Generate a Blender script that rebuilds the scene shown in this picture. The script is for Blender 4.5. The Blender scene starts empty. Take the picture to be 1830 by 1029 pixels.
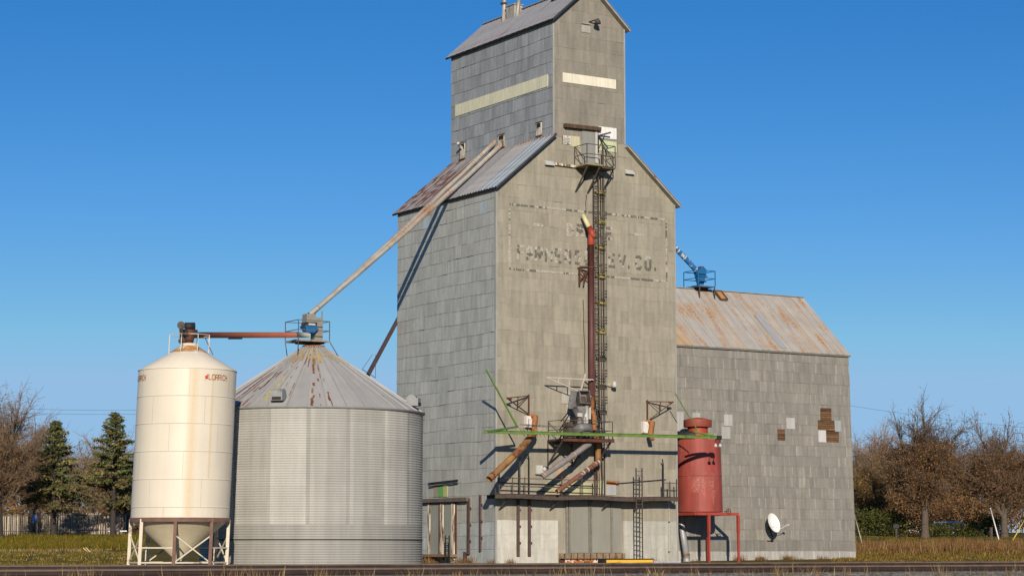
import bpy, math, random
from mathutils import Vector, Matrix
R_ = math.radians
random.seed(7)
SC = bpy.context.scene
COL = SC.collection
# ------------------------------------------------------------------ camera
FPX, CX, CY = 3870.0, 915.0, 514.5            # focal length and centre in photo pixels
YAW, PITCH = R_(32.2), math.atan(465/3870)
FWD = Vector((math.sin(YAW)*math.cos(PITCH), math.cos(YAW)*math.cos(PITCH), math.sin(PITCH)))
RGT = Vector((math.cos(YAW), -math.sin(YAW), 0))
UPV = RGT.cross(FWD)
CAM = Vector((-64.227, -103.693, 0.8226))
FH = Vector((math.sin(YAW), math.cos(YAW), 0))
cd = bpy.data.cameras.new('camera'); cam = bpy.data.objects.new('camera', cd); COL.objects.link(cam)
cam.location = CAM
cam.rotation_euler = Matrix((RGT, UPV, -FWD)).transposed().to_euler()
cd.sensor_width = 36; cd.lens = FPX/1830*36; cd.clip_start = 0.5; cd.clip_end = 12000
SC.camera = cam
# ------------------------------------------------------------------ world and sun
SUN_AZ, SUN_EL = R_(28.5), R_(20)               # direction the light travels, from +y towards +x
w = bpy.data.worlds.new('World'); SC.world = w; w.use_nodes = True
nt = w.node_tree; bg = nt.nodes['Background']
sky = nt.nodes.new('ShaderNodeTexSky'); sky.sky_type = 'NISHITA'; sky.sun_disc = False
sky.sun_elevation = SUN_EL; sky.sun_rotation = SUN_AZ + math.pi
sky.altitude = 300; sky.air_density = 1.0; sky.dust_density = 0.1; sky.ozone_density = 3.0
hs = nt.nodes.new('ShaderNodeHueSaturation'); hs.inputs['Saturation'].default_value = 1.24
tint = nt.nodes.new('ShaderNodeVectorMath'); tint.operation = 'MULTIPLY'; tint.inputs[1].default_value = (.086, .092, .109)
gam = nt.nodes.new('ShaderNodeGamma'); gam.inputs[1].default_value = 1.08; gmul = nt.nodes.new('ShaderNodeVectorMath'); gmul.operation = 'SCALE'; gmul.inputs['Scale'].default_value = 11.0
nt.links.new(sky.outputs[0], tint.inputs[0]); nt.links.new(tint.outputs[0], gam.inputs[0]); nt.links.new(gam.outputs[0], gmul.inputs[0]); nt.links.new(gmul.outputs[0], hs.inputs['Color']); lim = nt.nodes.new('ShaderNodeVectorMath'); lim.operation = 'MINIMUM'; lim.inputs[1].default_value = (3.8, 6.6, 9.9)
nt.links.new(hs.outputs[0], lim.inputs[0]); nt.links.new(lim.outputs[0], bg.inputs[0])
bg.inputs[1].default_value = 0.077
sd = bpy.data.lights.new('sun', 'SUN'); so = bpy.data.objects.new('sun', sd); COL.objects.link(so)
sd.energy = 4.9; sd.angle = R_(0.5); sd.color = (1.0, 0.90, 0.76)
SDIR = Vector((math.sin(SUN_AZ)*math.cos(SUN_EL), math.cos(SUN_AZ)*math.cos(SUN_EL), -math.sin(SUN_EL)))
so.rotation_euler = SDIR.to_track_quat('-Z', 'Y').to_euler(); so.location = (-60, -80, 60)
SC.view_settings.view_transform = 'Standard'; SC.view_settings.look = 'None'
SC.view_settings.exposure = 0.0; SC.view_settings.gamma = 1
try: SC.view_settings.use_curve_mapping = False
except Exception: pass
# ------------------------------------------------------------------ measuring helpers (photo pixel -> point on a real plane)
def ray(px, py): return FWD + RGT*((px-CX)/FPX) - UPV*((py-CY)/FPX)
def on(px, py, ax, val):
    d = ray(px, py); return CAM + d*((val-CAM[ax])/d[ax])
def Fp(px, py, p=0.0): return on(px, py, 1, -p)        # p metres in front of the front wall
def Lp(px, py, p=0.0): return on(px, py, 0, -p)        # p metres out from the left wall
def Vp(px, py, d): return CAM + ray(px, py)*d
def gpos(px, d, z=0.0):                                 # ground point at image column px, depth d
    v = CAM + FH*d + RGT*((px-CX)/FPX*d); v.z = z; return v
# ------------------------------------------------------------------ mesh builder
class MB:
    def __init__(s): s.v=[]; s.f=[]; s.c=[]; s.uv=[]; s.sm=[]
    def poly(s, pts, col=(1,1,1), uv=None, smooth=False):
        n=len(s.v); s.v.extend([tuple(p) for p in pts]); s.f.append(tuple(range(n, n+len(pts))))
        s.c.append(col); s.uv.append(uv); s.sm.append(smooth)
    def box(s, c, sz, rot=None, col=(1,1,1)):
        c=Vector(c); h=Vector(sz)*0.5
        P=[Vector((x*h.x,y*h.y,z*h.z)) for x in(-1,1) for y in(-1,1) for z in(-1,1)]
        if rot is not None: P=[rot@p for p in P]
        P=[p+c for p in P]
        for q in ((0,1,3,2),(4,6,7,5),(0,4,5,1),(2,3,7,6),(0,2,6,4),(1,5,7,3)): s.poly([P[i] for i in q], col)
    def corners(s, a, b, col=(1,1,1)):
        s.box([(a[i]+b[i])/2 for i in range(3)], [abs(b[i]-a[i]) for i in range(3)], None, col)
    def bar(s, a, b, w, h=None, col=(1,1,1)):
        a=Vector(a); b=Vector(b); d=b-a
        if d.length<1e-5: return
        q=d.to_track_quat('Z','X' if abs(d.normalized().z)>.9 else 'Y').to_matrix()
        s.box((a+b)/2, (w, h or w, d.length), q, col)
    def tube(s, pts, r, n=10, caps=True, col=(1,1,1), smooth=True):
        pts=[Vector(p) for p in pts]
        rs=r if isinstance(r,(list,tuple)) else [r]*len(pts)
        base=len(s.v); up=None
        for i,p in enumerate(pts):
            d=(pts[min(i+1,len(pts)-1)]-pts[max(i-1,0)]).normalized()
            if up is None: up=Vector((0,0,1)) if abs(d.z)<.9 else Vector((1,0,0))
            x=d.cross(up).normalized(); y=d.cross(x).normalized(); up=y*-1 if False else up
            for k in range(n):
                a=2*math.pi*k/n; s.v.append(tuple(p+(x*math.cos(a)+y*math.sin(a))*rs[i]))
        L=0
        for i in range(len(pts)-1):
            L2=L+(pts[i+1]-pts[i]).length
            for k in range(n):
                k2=(k+1)%n
                s.f.append((base+i*n+k, base+i*n+k2, base+(i+1)*n+k2, base+(i+1)*n+k)); s.c.append(col)
                s.uv.append([(k/n,L),((k+1)/n,L),((k+1)/n,L2),(k/n,L2)]); s.sm.append(smooth)
            L=L2
        if caps:
            s.f.append(tuple(base+k for k in range(n))); s.c.append(col); s.uv.append(None); s.sm.append(False)
            e=base+(len(pts)-1)*n; s.f.append(tuple(e+k for k in reversed(range(n)))); s.c.append(col); s.uv.append(None); s.sm.append(False)
    def lathe(s, prof, c, n=64, colf=None, a0=0.0, a1=2*math.pi, smooth=True, T=None):
        c=Vector(c); base=len(s.v); full=abs(a1-a0-2*math.pi)<1e-6; m=n if full else n+1
        for (r,z) in prof:
            for k in range(m):
                a=a0+(a1-a0)*k/n; p=Vector((c.x+r*math.cos(a), c.y+r*math.sin(a), c.z+z))
                s.v.append(tuple(T(p) if T else p))
        rm=max(r for r,z in prof); L=0
        for i in range(len(prof)-1):
            L2=L+math.hypot(prof[i+1][0]-prof[i][0], prof[i+1][1]-prof[i][1])
            for k in range(n):
                k2=(k+1)%m
                s.f.append((base+i*m+k, base+i*m+k2, base+(i+1)*m+k2, base+(i+1)*m+k))
                u0=(a0+(a1-a0)*k/n)*rm; u1=(a0+(a1-a0)*(k+1)/n)*rm
                s.uv.append([(u0,L),(u1,L),(u1,L2),(u0,L2)]); s.sm.append(smooth)
                s.c.append(colf(i,k) if colf else (1,1,1))
            L=L2
    def shear(s, k, z0=0.0):
        s.v=[tuple(Vector(p)+RGT*(k*(p[2]-z0))) for p in s.v]
    def build(s, name, mat, parent=None, origin=None):
        o0=Vector(origin) if origin is not None else (Vector(parent['_o']) if parent and '_o' in parent else Vector((0,0,0)))
        me=bpy.data.meshes.new(name)
        me.from_pydata([(p[0]-o0.x,p[1]-o0.y,p[2]-o0.z) for p in s.v], [], s.f)
        me.materials.append(mat)
        ca=me.attributes.new('Col','FLOAT_COLOR','CORNER'); dat=[]
        for f,c in zip(s.f,s.c):
            for _ in f: dat.extend((c[0],c[1],c[2],1.0))
        ca.data.foreach_set('color', dat)
        ul=me.uv_layers.new(name='UVMap'); ud=[]
        for f,u in zip(s.f,s.uv):
            if u is None:
                P=[Vector(s.v[i]) for i in f]; ud_=[]
                n=(P[1]-P[0]).cross(P[2]-P[0]) if len(P)>2 else Vector((0,0,1))
                n.normalize()
                for p in P:
                    if abs(n.z)>.9: ud_+= [p.x,p.y]
                    elif abs(n.x)>abs(n.y): ud_+=[p.y,p.z]
                    else: ud_+=[p.x,p.z]
                ud+=ud_
            else:
                for q in u: ud+=[q[0],q[1]]
        ul.data.foreach_set('uv', ud)
        me.polygons.foreach_set('use_smooth', s.sm)
        me.validate(); me.update()
        o=bpy.data.objects.new(name, me); COL.objects.link(o)
        if parent: o.parent=parent
        if not parent or origin is not None: o.location=o0 if not parent else (0,0,0)
        if not parent: o.location=o0
        o['_o']=tuple(o0)
        return o
def tag(o, label=None, cat=None, group=None, kind=None):
    if label: o['label']=label
    if cat: o['category']=cat
    if group: o['group']=group
    if kind: o['kind']=kind
    return o
def thing(name, loc, label, cat, group=None):
    o=bpy.data.objects.new(name, None); COL.objects.link(o); o.location=loc; o['_o']=tuple(loc)
    o.empty_display_size=.3
    return tag(o,label,cat,group)
def copy_tree(o, parent=None):
    c=o.copy(); COL.objects.link(c); c.parent=parent
    for ch in list(o.children): copy_tree(ch, c)
    return c
# ------------------------------------------------------------------ materials
MATS={}
def mat(name, col, rough=.75, metal=0.0, var=.12, vs=1.2, streak=0.0, ss=(6,.35), rust=0.0, rustcol=(.20,.065,.025), rs=(1.5,1.5), attr=False, bump=0.0, bs=20, uv=False, spec=.4, dirt=0.0, soft=.04):
    m=bpy.data.materials.new(name); m.use_nodes=True; n=m.node_tree.nodes; l=m.node_tree.links
    b=n['Principled BSDF']; b.inputs['Roughness'].default_value=rough; b.inputs['Metallic'].default_value=metal
    b.inputs['Specular IOR Level'].default_value=spec
    tc=n.new('ShaderNodeTexCoord'); src=tc.outputs['UV'] if uv else tc.outputs['Object']
    def noise(sc, scale, det=4):
        mp=n.new('ShaderNodeMapping'); mp.inputs['Scale'].default_value=sc; l.new(src, mp.inputs[0])
        t=n.new('ShaderNodeTexNoise'); t.inputs['Scale'].default_value=scale; t.inputs['Detail'].default_value=det
        l.new(mp.outputs[0], t.inputs['Vector']); return t.outputs['Fac']
    def rng(x, a,b_,c,d):
        r=n.new('ShaderNodeMapRange'); r.inputs[1].default_value=a; r.inputs[2].default_value=b_; r.inputs[3].default_value=c; r.inputs[4].default_value=d
        l.new(x, r.inputs[0]); return r.outputs[0]
    def mul(colr, fac):
        v=n.new('ShaderNodeVectorMath'); v.operation='SCALE'; l.new(colr, v.inputs[0]); l.new(fac, v.inputs['Scale']); return v.outputs[0]
    rgb=n.new('ShaderNodeRGB'); rgb.outputs[0].default_value=(*col,1); cur=rgb.outputs[0]
    if attr:
        a=n.new('ShaderNodeAttribute'); a.attribute_name='Col'
        v=n.new('ShaderNodeVectorMath'); v.operation='MULTIPLY'; l.new(cur, v.inputs[0]); l.new(a.outputs['Color'], v.inputs[1]); cur=v.outputs[0]
    if var: cur=mul(cur, rng(noise((1,1,1), vs), .25,.75, 1-var, 1+var))
    if streak: cur=mul(cur, rng(noise((ss[0],ss[1],ss[0] if not uv else 1) if uv else (ss[0],ss[0],ss[1]), 1.0, 3), .28,.72, 1-streak, 1+streak))
    if dirt: cur=mul(cur, rng(noise((1,1,1), bs*.6, 2), .3,.7, 1-dirt, 1+dirt))
    if rust:
        f=rng(noise((rs[0],rs[1],1) if uv else (rs[0],rs[0],rs[1]), 1.0, 6), .66-rust*.3-soft, .66-rust*.3+soft, 0, 1)
        f2=rng(noise((1,1,1), 9, 2), .35,.65,.45,1.6)
        rc=n.new('ShaderNodeRGB'); rc.outputs[0].default_value=(*rustcol,1)
        mx=n.new('ShaderNodeMix'); mx.data_type='RGBA'; l.new(f, mx.inputs[0]); l.new(cur, mx.inputs[6]); l.new(mul(rc.outputs[0], f2), mx.inputs[7]); cur=mx.outputs[2]
    l.new(cur, b.inputs['Base Color'])
    if bump:
        bp=n.new('ShaderNodeBump'); bp.inputs['Strength'].default_value=bump; bp.inputs['Distance'].default_value=.02
        l.new(noise((1,1,1), bs, 3), bp.inputs['Height']); l.new(bp.outputs[0], b.inputs['Normal'])
    MATS[name]=m; return m
def worn(name, col, cover=.5, sc=14):
    m=bpy.data.materials.new(name); m.use_nodes=True; n=m.node_tree.nodes; l=m.node_tree.links
    b=n['Principled BSDF']; b.inputs['Roughness'].default_value=.85
    a=n.new('ShaderNodeAttribute'); a.attribute_name='Col'
    l.new(a.outputs['Color'], b.inputs['Base Color'])
    tc=n.new('ShaderNodeTexCoord'); t=n.new('ShaderNodeTexNoise'); t.inputs['Scale'].default_value=sc; t.inputs['Detail'].default_value=3
    l.new(tc.outputs['Object'], t.inputs['Vector'])
    r=n.new('ShaderNodeMapRange'); r.inputs[1].default_value=.5-(cover-.5)*.35-.03; r.inputs[2].default_value=.5-(cover-.5)*.35+.03
    l.new(t.outputs['Fac'], r.inputs[0]); l.new(r.outputs[0], b.inputs['Alpha'])
    return m
SIDING = mat('weathered_metal_siding', (1,1,1), .62, .0, .09, .55, .15, (4,.45), attr=True, uv=True, bump=.12, bs=7, dirt=.05, spec=.35)
TRIMG = mat('grey_trim', (.30,.295,.27), .7, 0, .12, 2, .1)
SHADEF = mat('shaded_fascia', (.035,.036,.042), .7, 0, .2, 3)  # fascia with the eave shadow put into its near-black colour, left roof slabs
ROOFG = mat('grey_roof_sheet', (1,1,1), .55, .1, .10, 1.0, .12, (5,.25), attr=True, uv=True, rust=.05, rs=(1.4,.22))
ROOFR = mat('rusty_roof_sheet', (1,1,1), .7, 0, .08, 1.0, .10, (4,.4), attr=True, uv=True)
RIDGE = mat('ridge_metal', (.27,.27,.26), .6, .1, .15, 2)
SOFFIT = mat('pale_soffit', (.31,.29,.25), .8, 0, .2, 3, rust=.1)
PATCHW = mat('pale_sheet', (1,1,1), .6, 0, .06, 2, .12, (9,.4), attr=True, uv=True)
WOODD = mat('dark_wood', (.085,.05,.03), .9, 0, .35, 3, .3, (8,.6))
WOODP = mat('peeling_white_wood', (.62,.55,.44), .85, 0, .15, 3, 0, rust=.45, rustcol=(.16,.10,.06), rs=(7,.9))
BOARDS = mat('exposed_brown_boards', (1,1,1), .9, 0, .2, 3, .2, (.6,9), attr=True, uv=True)
STEELD = mat('dark_rusty_steel', (.085,.065,.052), .75, .2, .3, 5)
STEELB = mat('black_steel', (.028,.027,.028), .65, .3, .2, 5)
RUSTB = mat('brown_rust', (.10,.038,.024), .8, .1, .3, 3)
STAVE = mat('dull_maroon_strip', (.085,.05,.045), .85, 0, .25, 4)
REDPIPE = mat('dull_red_pipe', (.105,.036,.030), .6, .1, .22, 1.6, .2,(6,.6))
REDBR = mat('bright_red_oxide', (.34,.052,.024), .55, 0, .1, 3)
CREAMP = mat('cream_pipe', (.62,.55,.30), .6, 0, .1, 3)
SPOUTG = mat('galvanised_spout', (.42,.395,.34), .55, .25, .18, 2.2, .15,(5,.8), rust=.24, rustcol=(.34,.15,.055), rs=(2.6,.40), uv=True, soft=.10)
SPOUTR = mat('rusty_spout', (.30,.155,.055), .7, .1, .3, 2.4, rust=.5, rustcol=(.19,.075,.03), rs=(1.6,1.6))
SPOUTN = mat('grey_scuffed_spout', (.27,.23,.215), .6, .2, .2, 3, rust=.1, rustcol=(.3,.2,.12), rs=(2,2))
SPOUTW = mat('brown_white_spout', (.20,.085,.05), .7, .1, .25, 3, rust=.12, rustcol=(.55,.45,.4), rs=(2.2,2.2))
ORANGE = mat('orange_rust', (.33,.135,.045), .75, .1, .3, 4, rust=.2)
GREENP = mat('green_painted_steel', (.12,.20,.04), .6, 0, .2, 2.5, rust=.12, rustcol=(.10,.09,.03))
GREEND = mat('dark_green_steel', (.05,.10,.03), .6, 0, .2, 3)
BLUEP = mat('blue_paint', (.012,.13,.33), .5, 0, .15, 3)
BLUES = mat('blue_white_spout', (.02,.13,.34), .5, 0, .2, 3, rust=.2, rustcol=(.5,.5,.48), rs=(2.5,2.5))
SILOR = mat('red_silo_paint', (.30,.060,.045), .6, .0, .14, .7, .20,(3,.28), rust=.02, rustcol=(.36,.13,.10), rs=(1.6,.5), soft=.10, dirt=.05, attr=True, uv=True)
CREAM = mat('cream_bin_paint', (.675,.60,.475), .42, 0, .035, .7, .03,(3,.2), attr=True, uv=True)
CREAMS = mat('cream_steel', (.60,.53,.40), .6, 0, .1, 3, rust=.05, rustcol=(.2,.12,.06))
BROWNR = mat('brown_ring', (.16,.085,.06), .7, 0, .2, 3)
GALV = mat('corrugated_bin_steel', (1,1,1), .65, .05, .04, 1.2, .10,(2.2,.18), attr=True, uv=True)
GALVR = mat('bin_roof_steel', (1,1,1), .55, .15, .07, 1, .08,(2.5,.3), attr=True, uv=True)
LIGHTM = mat('pale_equipment', (.48,.46,.42), .5, 0, .08, 4)
GREYM = mat('grey_machine', (.15,.145,.14), .6, .2, .35, 4, rust=.22, rustcol=(.10,.055,.03))
YELLOW = mat('yellow_paint', (.80,.44,.03), .5, 0, .05, 2)
YELCL = mat('yellow_clamp', (.42,.33,.10), .6, 0, .2, 6)
DISH = mat('dish_white', (.80,.77,.70), .5, 0, .04, 3)
REDLT = mat('logo_red', (.55,.06,.03), .6, 0, .05, 4)
LOGOB = mat('logo_brown', (.38,.15,.07), .6, 0, .15, 9)
WHITEH = mat('white_house_paint', (.72,.70,.66), .7, 0, .05, 2)
RAILM = mat('rail_steel', (1,1,1), .6, .2, .3, 3, attr=True)
TIE = mat('sleeper_wood', (.06,.045,.035), .9, 0, .3, 4)
# ------------------------------------------------------------------ ground
def ground_z(lat, d):
    pts=[(0,-.25),(100,-.15),(118,0),(130,0.0),(150,.36),(190,1.1),(232,2.2),(300,3.0),(9000,3.2)]
    z=0
    for (a,za),(b,zb) in zip(pts, pts[1:]):
        if a<=d<=b: z=za+(zb-za)*(d-a)/(b-a); break
        z=zb
    if d<150:
        k=max(0,min(1,(-lat-7)/8))*max(0,min(1,(150-d)/15)); z-=.22*k
    if d>140:
        z+=.12*math.sin(lat*.11+d*.05)*min(1,(d-140)/40)+.06*math.sin(lat*.37+1.3)*min(1,(d-140)/40)
    return z
def gz_world(p):
    q=Vector((p[0],p[1],0))-Vector((CAM.x,CAM.y,0)); return ground_z(q.dot(RGT), q.dot(FH))
ds=[-120,-60,-20,0,20,35,45,52,60,70,80,90,100,106,112,118,124,130,136,142,150,158,166,174,182,190,198,206,214,222,232,242,255,270,300,360,500,900,2000,8000]
ls=[-6000,-1500,-500,-200,-120]+[x*5 for x in range(-18,19)]+[120,200,500,1500,6000]
mb=MB()
def gp(l,d):
    v=CAM+FH*d+RGT*l; v.z=ground_z(l,d); return v
for i in range(len(ds)-1):
    for j in range(len(ls)-1):
        mb.poly([gp(ls[j],ds[i]),gp(ls[j+1],ds[i]),gp(ls[j+1],ds[i+1]),gp(ls[j],ds[i+1])])
GROUND=bpy.data.materials.new('autumn_grass_ground'); GROUND.use_nodes=True
n=GROUND.node_tree.nodes; l=GROUND.node_tree.links; b=n['Principled BSDF']; b.inputs['Roughness'].default_value=.95; b.inputs['Specular IOR Level'].default_value=.1
tc=n.new('ShaderNodeTexCoord'); t1=n.new('ShaderNodeTexNoise'); t1.inputs['Scale'].default_value=.12; t1.inputs['Detail'].default_value=5
t2=n.new('ShaderNodeTexNoise'); t2.inputs['Scale'].default_value=1.7; t2.inputs['Detail'].default_value=6
l.new(tc.outputs['Object'],t1.inputs[0]); l.new(tc.outputs['Object'],t2.inputs[0])
cr=n.new('ShaderNodeValToRGB'); cr.color_ramp.elements[0].position=.38; cr.color_ramp.elements[0].color=(.085,.078,.008,1); cr.color_ramp.elements[1].position=.62; cr.color_ramp.elements[1].color=(.14,.09,.016,1)
l.new(t1.outputs['Fac'],cr.inputs[0])
mr=n.new('ShaderNodeMapRange'); mr.inputs[1].default_value=.3; mr.inputs[2].default_value=.7; mr.inputs[3].default_value=.6; mr.inputs[4].default_value=1.45; l.new(t2.outputs['Fac'],mr.inputs[0])
vm=n.new('ShaderNodeVectorMath'); vm.operation='SCALE'; l.new(cr.outputs[0],vm.inputs[0]); l.new(mr.outputs[0],vm.inputs['Scale']); l.new(vm.outputs[0],b.inputs['Base Color'])
tag(mb.build('ground',GROUND),kind='structure')
# gravel yard round the buildings and ballast beds under both tracks
GRAVEL=mat('gravel',(.165,.150,.125),.95,0,.25,.8,dirt=.55,bs=13,bump=.8,spec=.1)
TD=(Vector((math.cos(R_(-2)),math.sin(R_(-2)),0)))       # track direction, nearly parallel to the front wall
TN=Vector((-TD.y,TD.x,0))
def tpt(c,t,s,z): v=c+TD*t+TN*s; return Vector((v.x,v.y,z))
trackA=gpos(900,76,0); trackB=gpos(900,60.5,0)
for nm,c in (('far_ballast',trackA),('near_ballast',trackB)):
    mb=MB(); prof=[(-3.4,-.30),(-2.0,.13),(2.0,.13),(3.4,-.30)]
    ts=list(range(-260,261,4))
    for a,b_ in zip(ts,ts[1:]):
        for (s0,z0),(s1,z1) in zip(prof,prof[1:]):
            mb.poly([tpt(c,a,s0,z0),tpt(c,b_,s0,z0),tpt(c,b_,s1,z1),tpt(c,a,s1,z1)])
    tag(mb.build('track_ballast',GRAVEL),kind='structure')
mb=MB(); yard=[gpos(-200,100),gpos(2200,100),gpos(2100,122),gpos(-200,122)]
def yz(p): return Vector((p.x,p.y,gz_world(p)+.012))
N=24
for i in range(N):
    for dd in range(94,124,3):
        for _ in (0,):
            x0=-300+i*110; x1=x0+110
            mb.poly([yz(gpos(x0,dd)),yz(gpos(x1,dd)),yz(gpos(x1,dd+3)),yz(gpos(x0,dd+3))])
tag(mb.build('gravel_yard',GRAVEL),kind='structure')
def railprof(mb,c,s0,side):
    z0=.135
    prof=[(-.07,0),(.07,0),(.07,.02),(.012,.045),(.012,.125),(.036,.135),(.036,.17),(-.036,.17),(-.036,.135),(-.012,.125),(-.012,.045),(-.07,.02)]
    a,b_=-260,260
    for i in range(len(prof)):
        p=prof[i]; q=prof[(i+1)%len(prof)]
        mb.poly([tpt(c,a,s0+p[0],z0+p[1]),tpt(c,b_,s0+p[0],z0+p[1]),tpt(c,b_,s0+q[0],z0+q[1]),tpt(c,a,s0+q[0],z0+q[1])],(.15,.11,.085) if max(p[1],q[1])>.165 else (.042,.024,.018))
for lab,c,rt in (('near rusty railway track crossing the bottom of the picture',trackB,(-75,75)),('far rusty railway track running just in front of the bins and elevator',trackA,(-75,75))):
    t=thing('railway_track',Vector((c.x,c.y,.13)),lab,'railway track','railway tracks in the foreground')
    for sd_ in (-.7175,.7175):
        m_=MB(); railprof(m_,c,sd_,1); m_.build('rail',RAILM,t)
    m_=MB(); k=rt[0]
    while k<rt[1]:
        a=tpt(c,k,0,.115); rot=Matrix.Rotation(math.atan2(TD.y,TD.x),3,'Z'); m_.box(a,(.23,2.6,.05),rot); k+=.55
    s_=m_.build('sleepers',TIE,t); s_['kind']='stuff'
# ------------------------------------------------------------------ siding
def clip(poly, u0,u1,v0,v1):
    def half(P, f, inter):
        out=[]
        for i in range(len(P)):
            a=P[i]; b=P[(i+1)%len(P)]; fa,fb=f(a),f(b)
            if fa>=0: out.append(a)
            if (fa>=0)!=(fb>=0):
                t=fa/(fa-fb); out.append((a[0]+(b[0]-a[0])*t, a[1]+(b[1]-a[1])*t))
        return out
    P=[(u0,v0),(u1,v0),(u1,v1),(u0,v1)]
    n=len(poly)
    area=sum(poly[i][0]*poly[(i+1)%n][1]-poly[(i+1)%n][0]*poly[i][1] for i in range(n))
    Q=poly if area>0 else poly[::-1]
    for i in range(n):
        a=Q[i]; b=Q[(i+1)%n]
        P=half(P, lambda p:(b[0]-a[0])*(p[1]-a[1])-(b[1]-a[1])*(p[0]-a[0]), None)
        if len(P)<3: return []
    return P
def siding(mb, poly, rowh, pw, T, colf, lap=.028, seed=1, wav=.02, holes=(), edge=0):
    rng=random.Random(seed)
    umin=min(p[0] for p in poly); umax=max(p[0] for p in poly); vmin=min(p[1] for p in poly); vmax=max(p[1] for p in poly)
    v=vmin-.0; row=0
    while v<vmax:
        h=rowh; u=umin-rng.random()*pw; ph=rng.random()*6; rt=rng.uniform(-1,1)
        wv=lambda uu,vv,ph=ph: (wav*math.sin(uu*.55+vv*.7)+wav*.5*math.sin(uu*2.1+vv))
        while u<umax:
            w_=pw*rng.uniform(.8,1.25)
            P=clip(poly,u,u+w_,v,v+h)
            if len(P)>=3:
                cu=sum(p[0] for p in P)/len(P); cv=sum(p[1] for p in P)/len(P)
                if not any(a<cu<b_ and c_<cv<d_ for a,b_,c_,d_ in holes):
                    col=colf(cu,cv,rng,row); e=rng.uniform(0,.006)+(.022 if rng.random()<.025 else 0); tl=rng.uniform(-.006,.006)
                    pts=[];
                    for (a,b_) in P:
                        bb=b_
                        if vmin+.01<b_<vmax-.01 and (abs(b_-v)<1e-4 or abs(b_-v-h)<1e-4): bb=b_+wv(a,b_)
                        off=.004+e+lap*(1-(b_-v)/h)+tl*(a-u)/w_
                        pts.append(T(a,bb,off))
                    mb.poly(pts,col,[(a,b_) for a,b_ in P])
                    if edge and rng.random()<.85:
                        kk=1+rng.uniform(.3,1)*edge; ew=rng.uniform(.035,.10); side=rng.random()<.75
                        ua,ub=(u+.005,u+ew) if side else (u+w_-ew,u+w_-.005)
                        P2=clip(poly,ua,ub,v+h*rng.choice((0,0,0,.25)),v+h-.01)
                        if len(P2)>=3: mb.poly([T(a,b_+wv(a,b_)*0,.004+e+lap*(1-(b_-v)/h)+.004) for a,b_ in P2],tuple(min(1,c*kk) for c in col),[(a,b_) for a,b_ in P2])
                    lo=[(a,b_) for a,b_ in P if abs(b_-v)<1e-4]
                    if len(lo)>=2 and v>vmin:
                        a0=min(x[0] for x in lo); a1=max(x[0] for x in lo)
                        o0=.004+e+lap
                        mb.poly([T(a0,v+wv(a0,v),o0),T(a1,v+wv(a1,v),o0+tl),T(a1,v+wv(a1,v)+.002,0),T(a0,v+wv(a0,v)+.002,0)],(col[0]*.7,col[1]*.7,col[2]*.7))
            u+=w_
        v+=h; row+=1
def slab(mb, p0,p1,q1,q0, th, n):
    """roof sheet: p0-p1 eave, q0-q1 ridge, thickness th along -n"""
    n=Vector(n).normalized(); A=[Vector(p0),Vector(p1),Vector(q1),Vector(q0)]; B=[a-n*th for a in A]
    mb.poly(A); mb.poly(B[::-1])
    for i in range(4): j=(i+1)%4; mb.poly([A[i],B[i],B[j],A[j]])
def roofsheet(mb, p0,p1,q1,q0, pitch, colf, ribh=.03, lap=None, seed=0, ribw=.04, segs=5):
    """strips from eave to ridge side by side along the eave, each with a standing rib"""
    rng=random.Random(seed); p0,p1,q0,q1=map(Vector,(p0,p1,q0,q1)); W=(p1-p0).length; L=(q0-p0).length
    nrm=(p1-p0).cross(q0-p0).normalized()
    if nrm.z<0: nrm=-nrm
    N=max(1,round(W/pitch))
    for i in range(N):
        a,b_=i/N,(i+1)/N
        for k in range(segs):
            s,t=k/segs,(k+1)/segs
            f=lambda u,v_,o=0.0: (p0+(p1-p0)*u)*(1-v_)+(q0+(q1-q0)*u)*v_+nrm*o
            mb.poly([f(a,s,.012*(i%2)+.004),f(b_,s,.012*(i%2)+.004),f(b_,t,.012*(i%2)+.004),f(a,t,.012*(i%2)+.004)],colf(i,(s+t)/2,rng),[(a*W,s*L),(b_*W,s*L),(b_*W,t*L),(a*W,t*L)])
        c=colf(i,.5,rng); 
        e=f(a,0,ribh/2+.01); e2=f(a,1,ribh/2+.01)
        mb.bar(e,e2,ribw,ribh,tuple(x*.9 for x in c))
# ------------------------------------------------------------------ grain elevator
W0,D0_,ZE=12.63,11.45,21.3
TX0,TX1,ZS=3.9,9.0,24.63
TZE=31.62; TPK=TZE+.9*(TX1-TX0)/2
elev=thing('grain_elevator',(W0/2,D0_/2,0),'tall weathered grey metal-sided wooden grain elevator with faded painted lettering','grain elevator')
def TF(u,v,o): return Vector((u,-o,v))
def TL(u,v,o): return Vector((-o,u,v))
def TT(u,v,o): return Vector((TX0-o,u,v))
def bandgrey(base,amp):
    def f(cu,cv,rng,row):
        k=1+rng.uniform(-amp,amp)
        if rng.random()<.1: k*=rng.choice((.88,1.1))
        return (base[0]*k,base[1]*k,base[2]*k)
    return f
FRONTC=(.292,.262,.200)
def front_col(cu,cv,rng,row):
    k=1+rng.uniform(-.055,.055)
    if rng.random()<.12: k*=rng.choice((.9,.93,1.07))
    k*=1+.03*math.sin(row*2.3+1)
    b=FRONTC
    if cv<ZB and (cu<4.16 or cu>8.72):
        b=(.50,.475,.40) if cu<4.3 else (.40,.385,.325)
        k=1+rng.uniform(-.08,.08)
    if cv>24.6: b=(.235,.210,.170)
    return (b[0]*k,b[1]*k,b[2]*k)
LEFTC=(.362,.366,.338)
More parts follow.
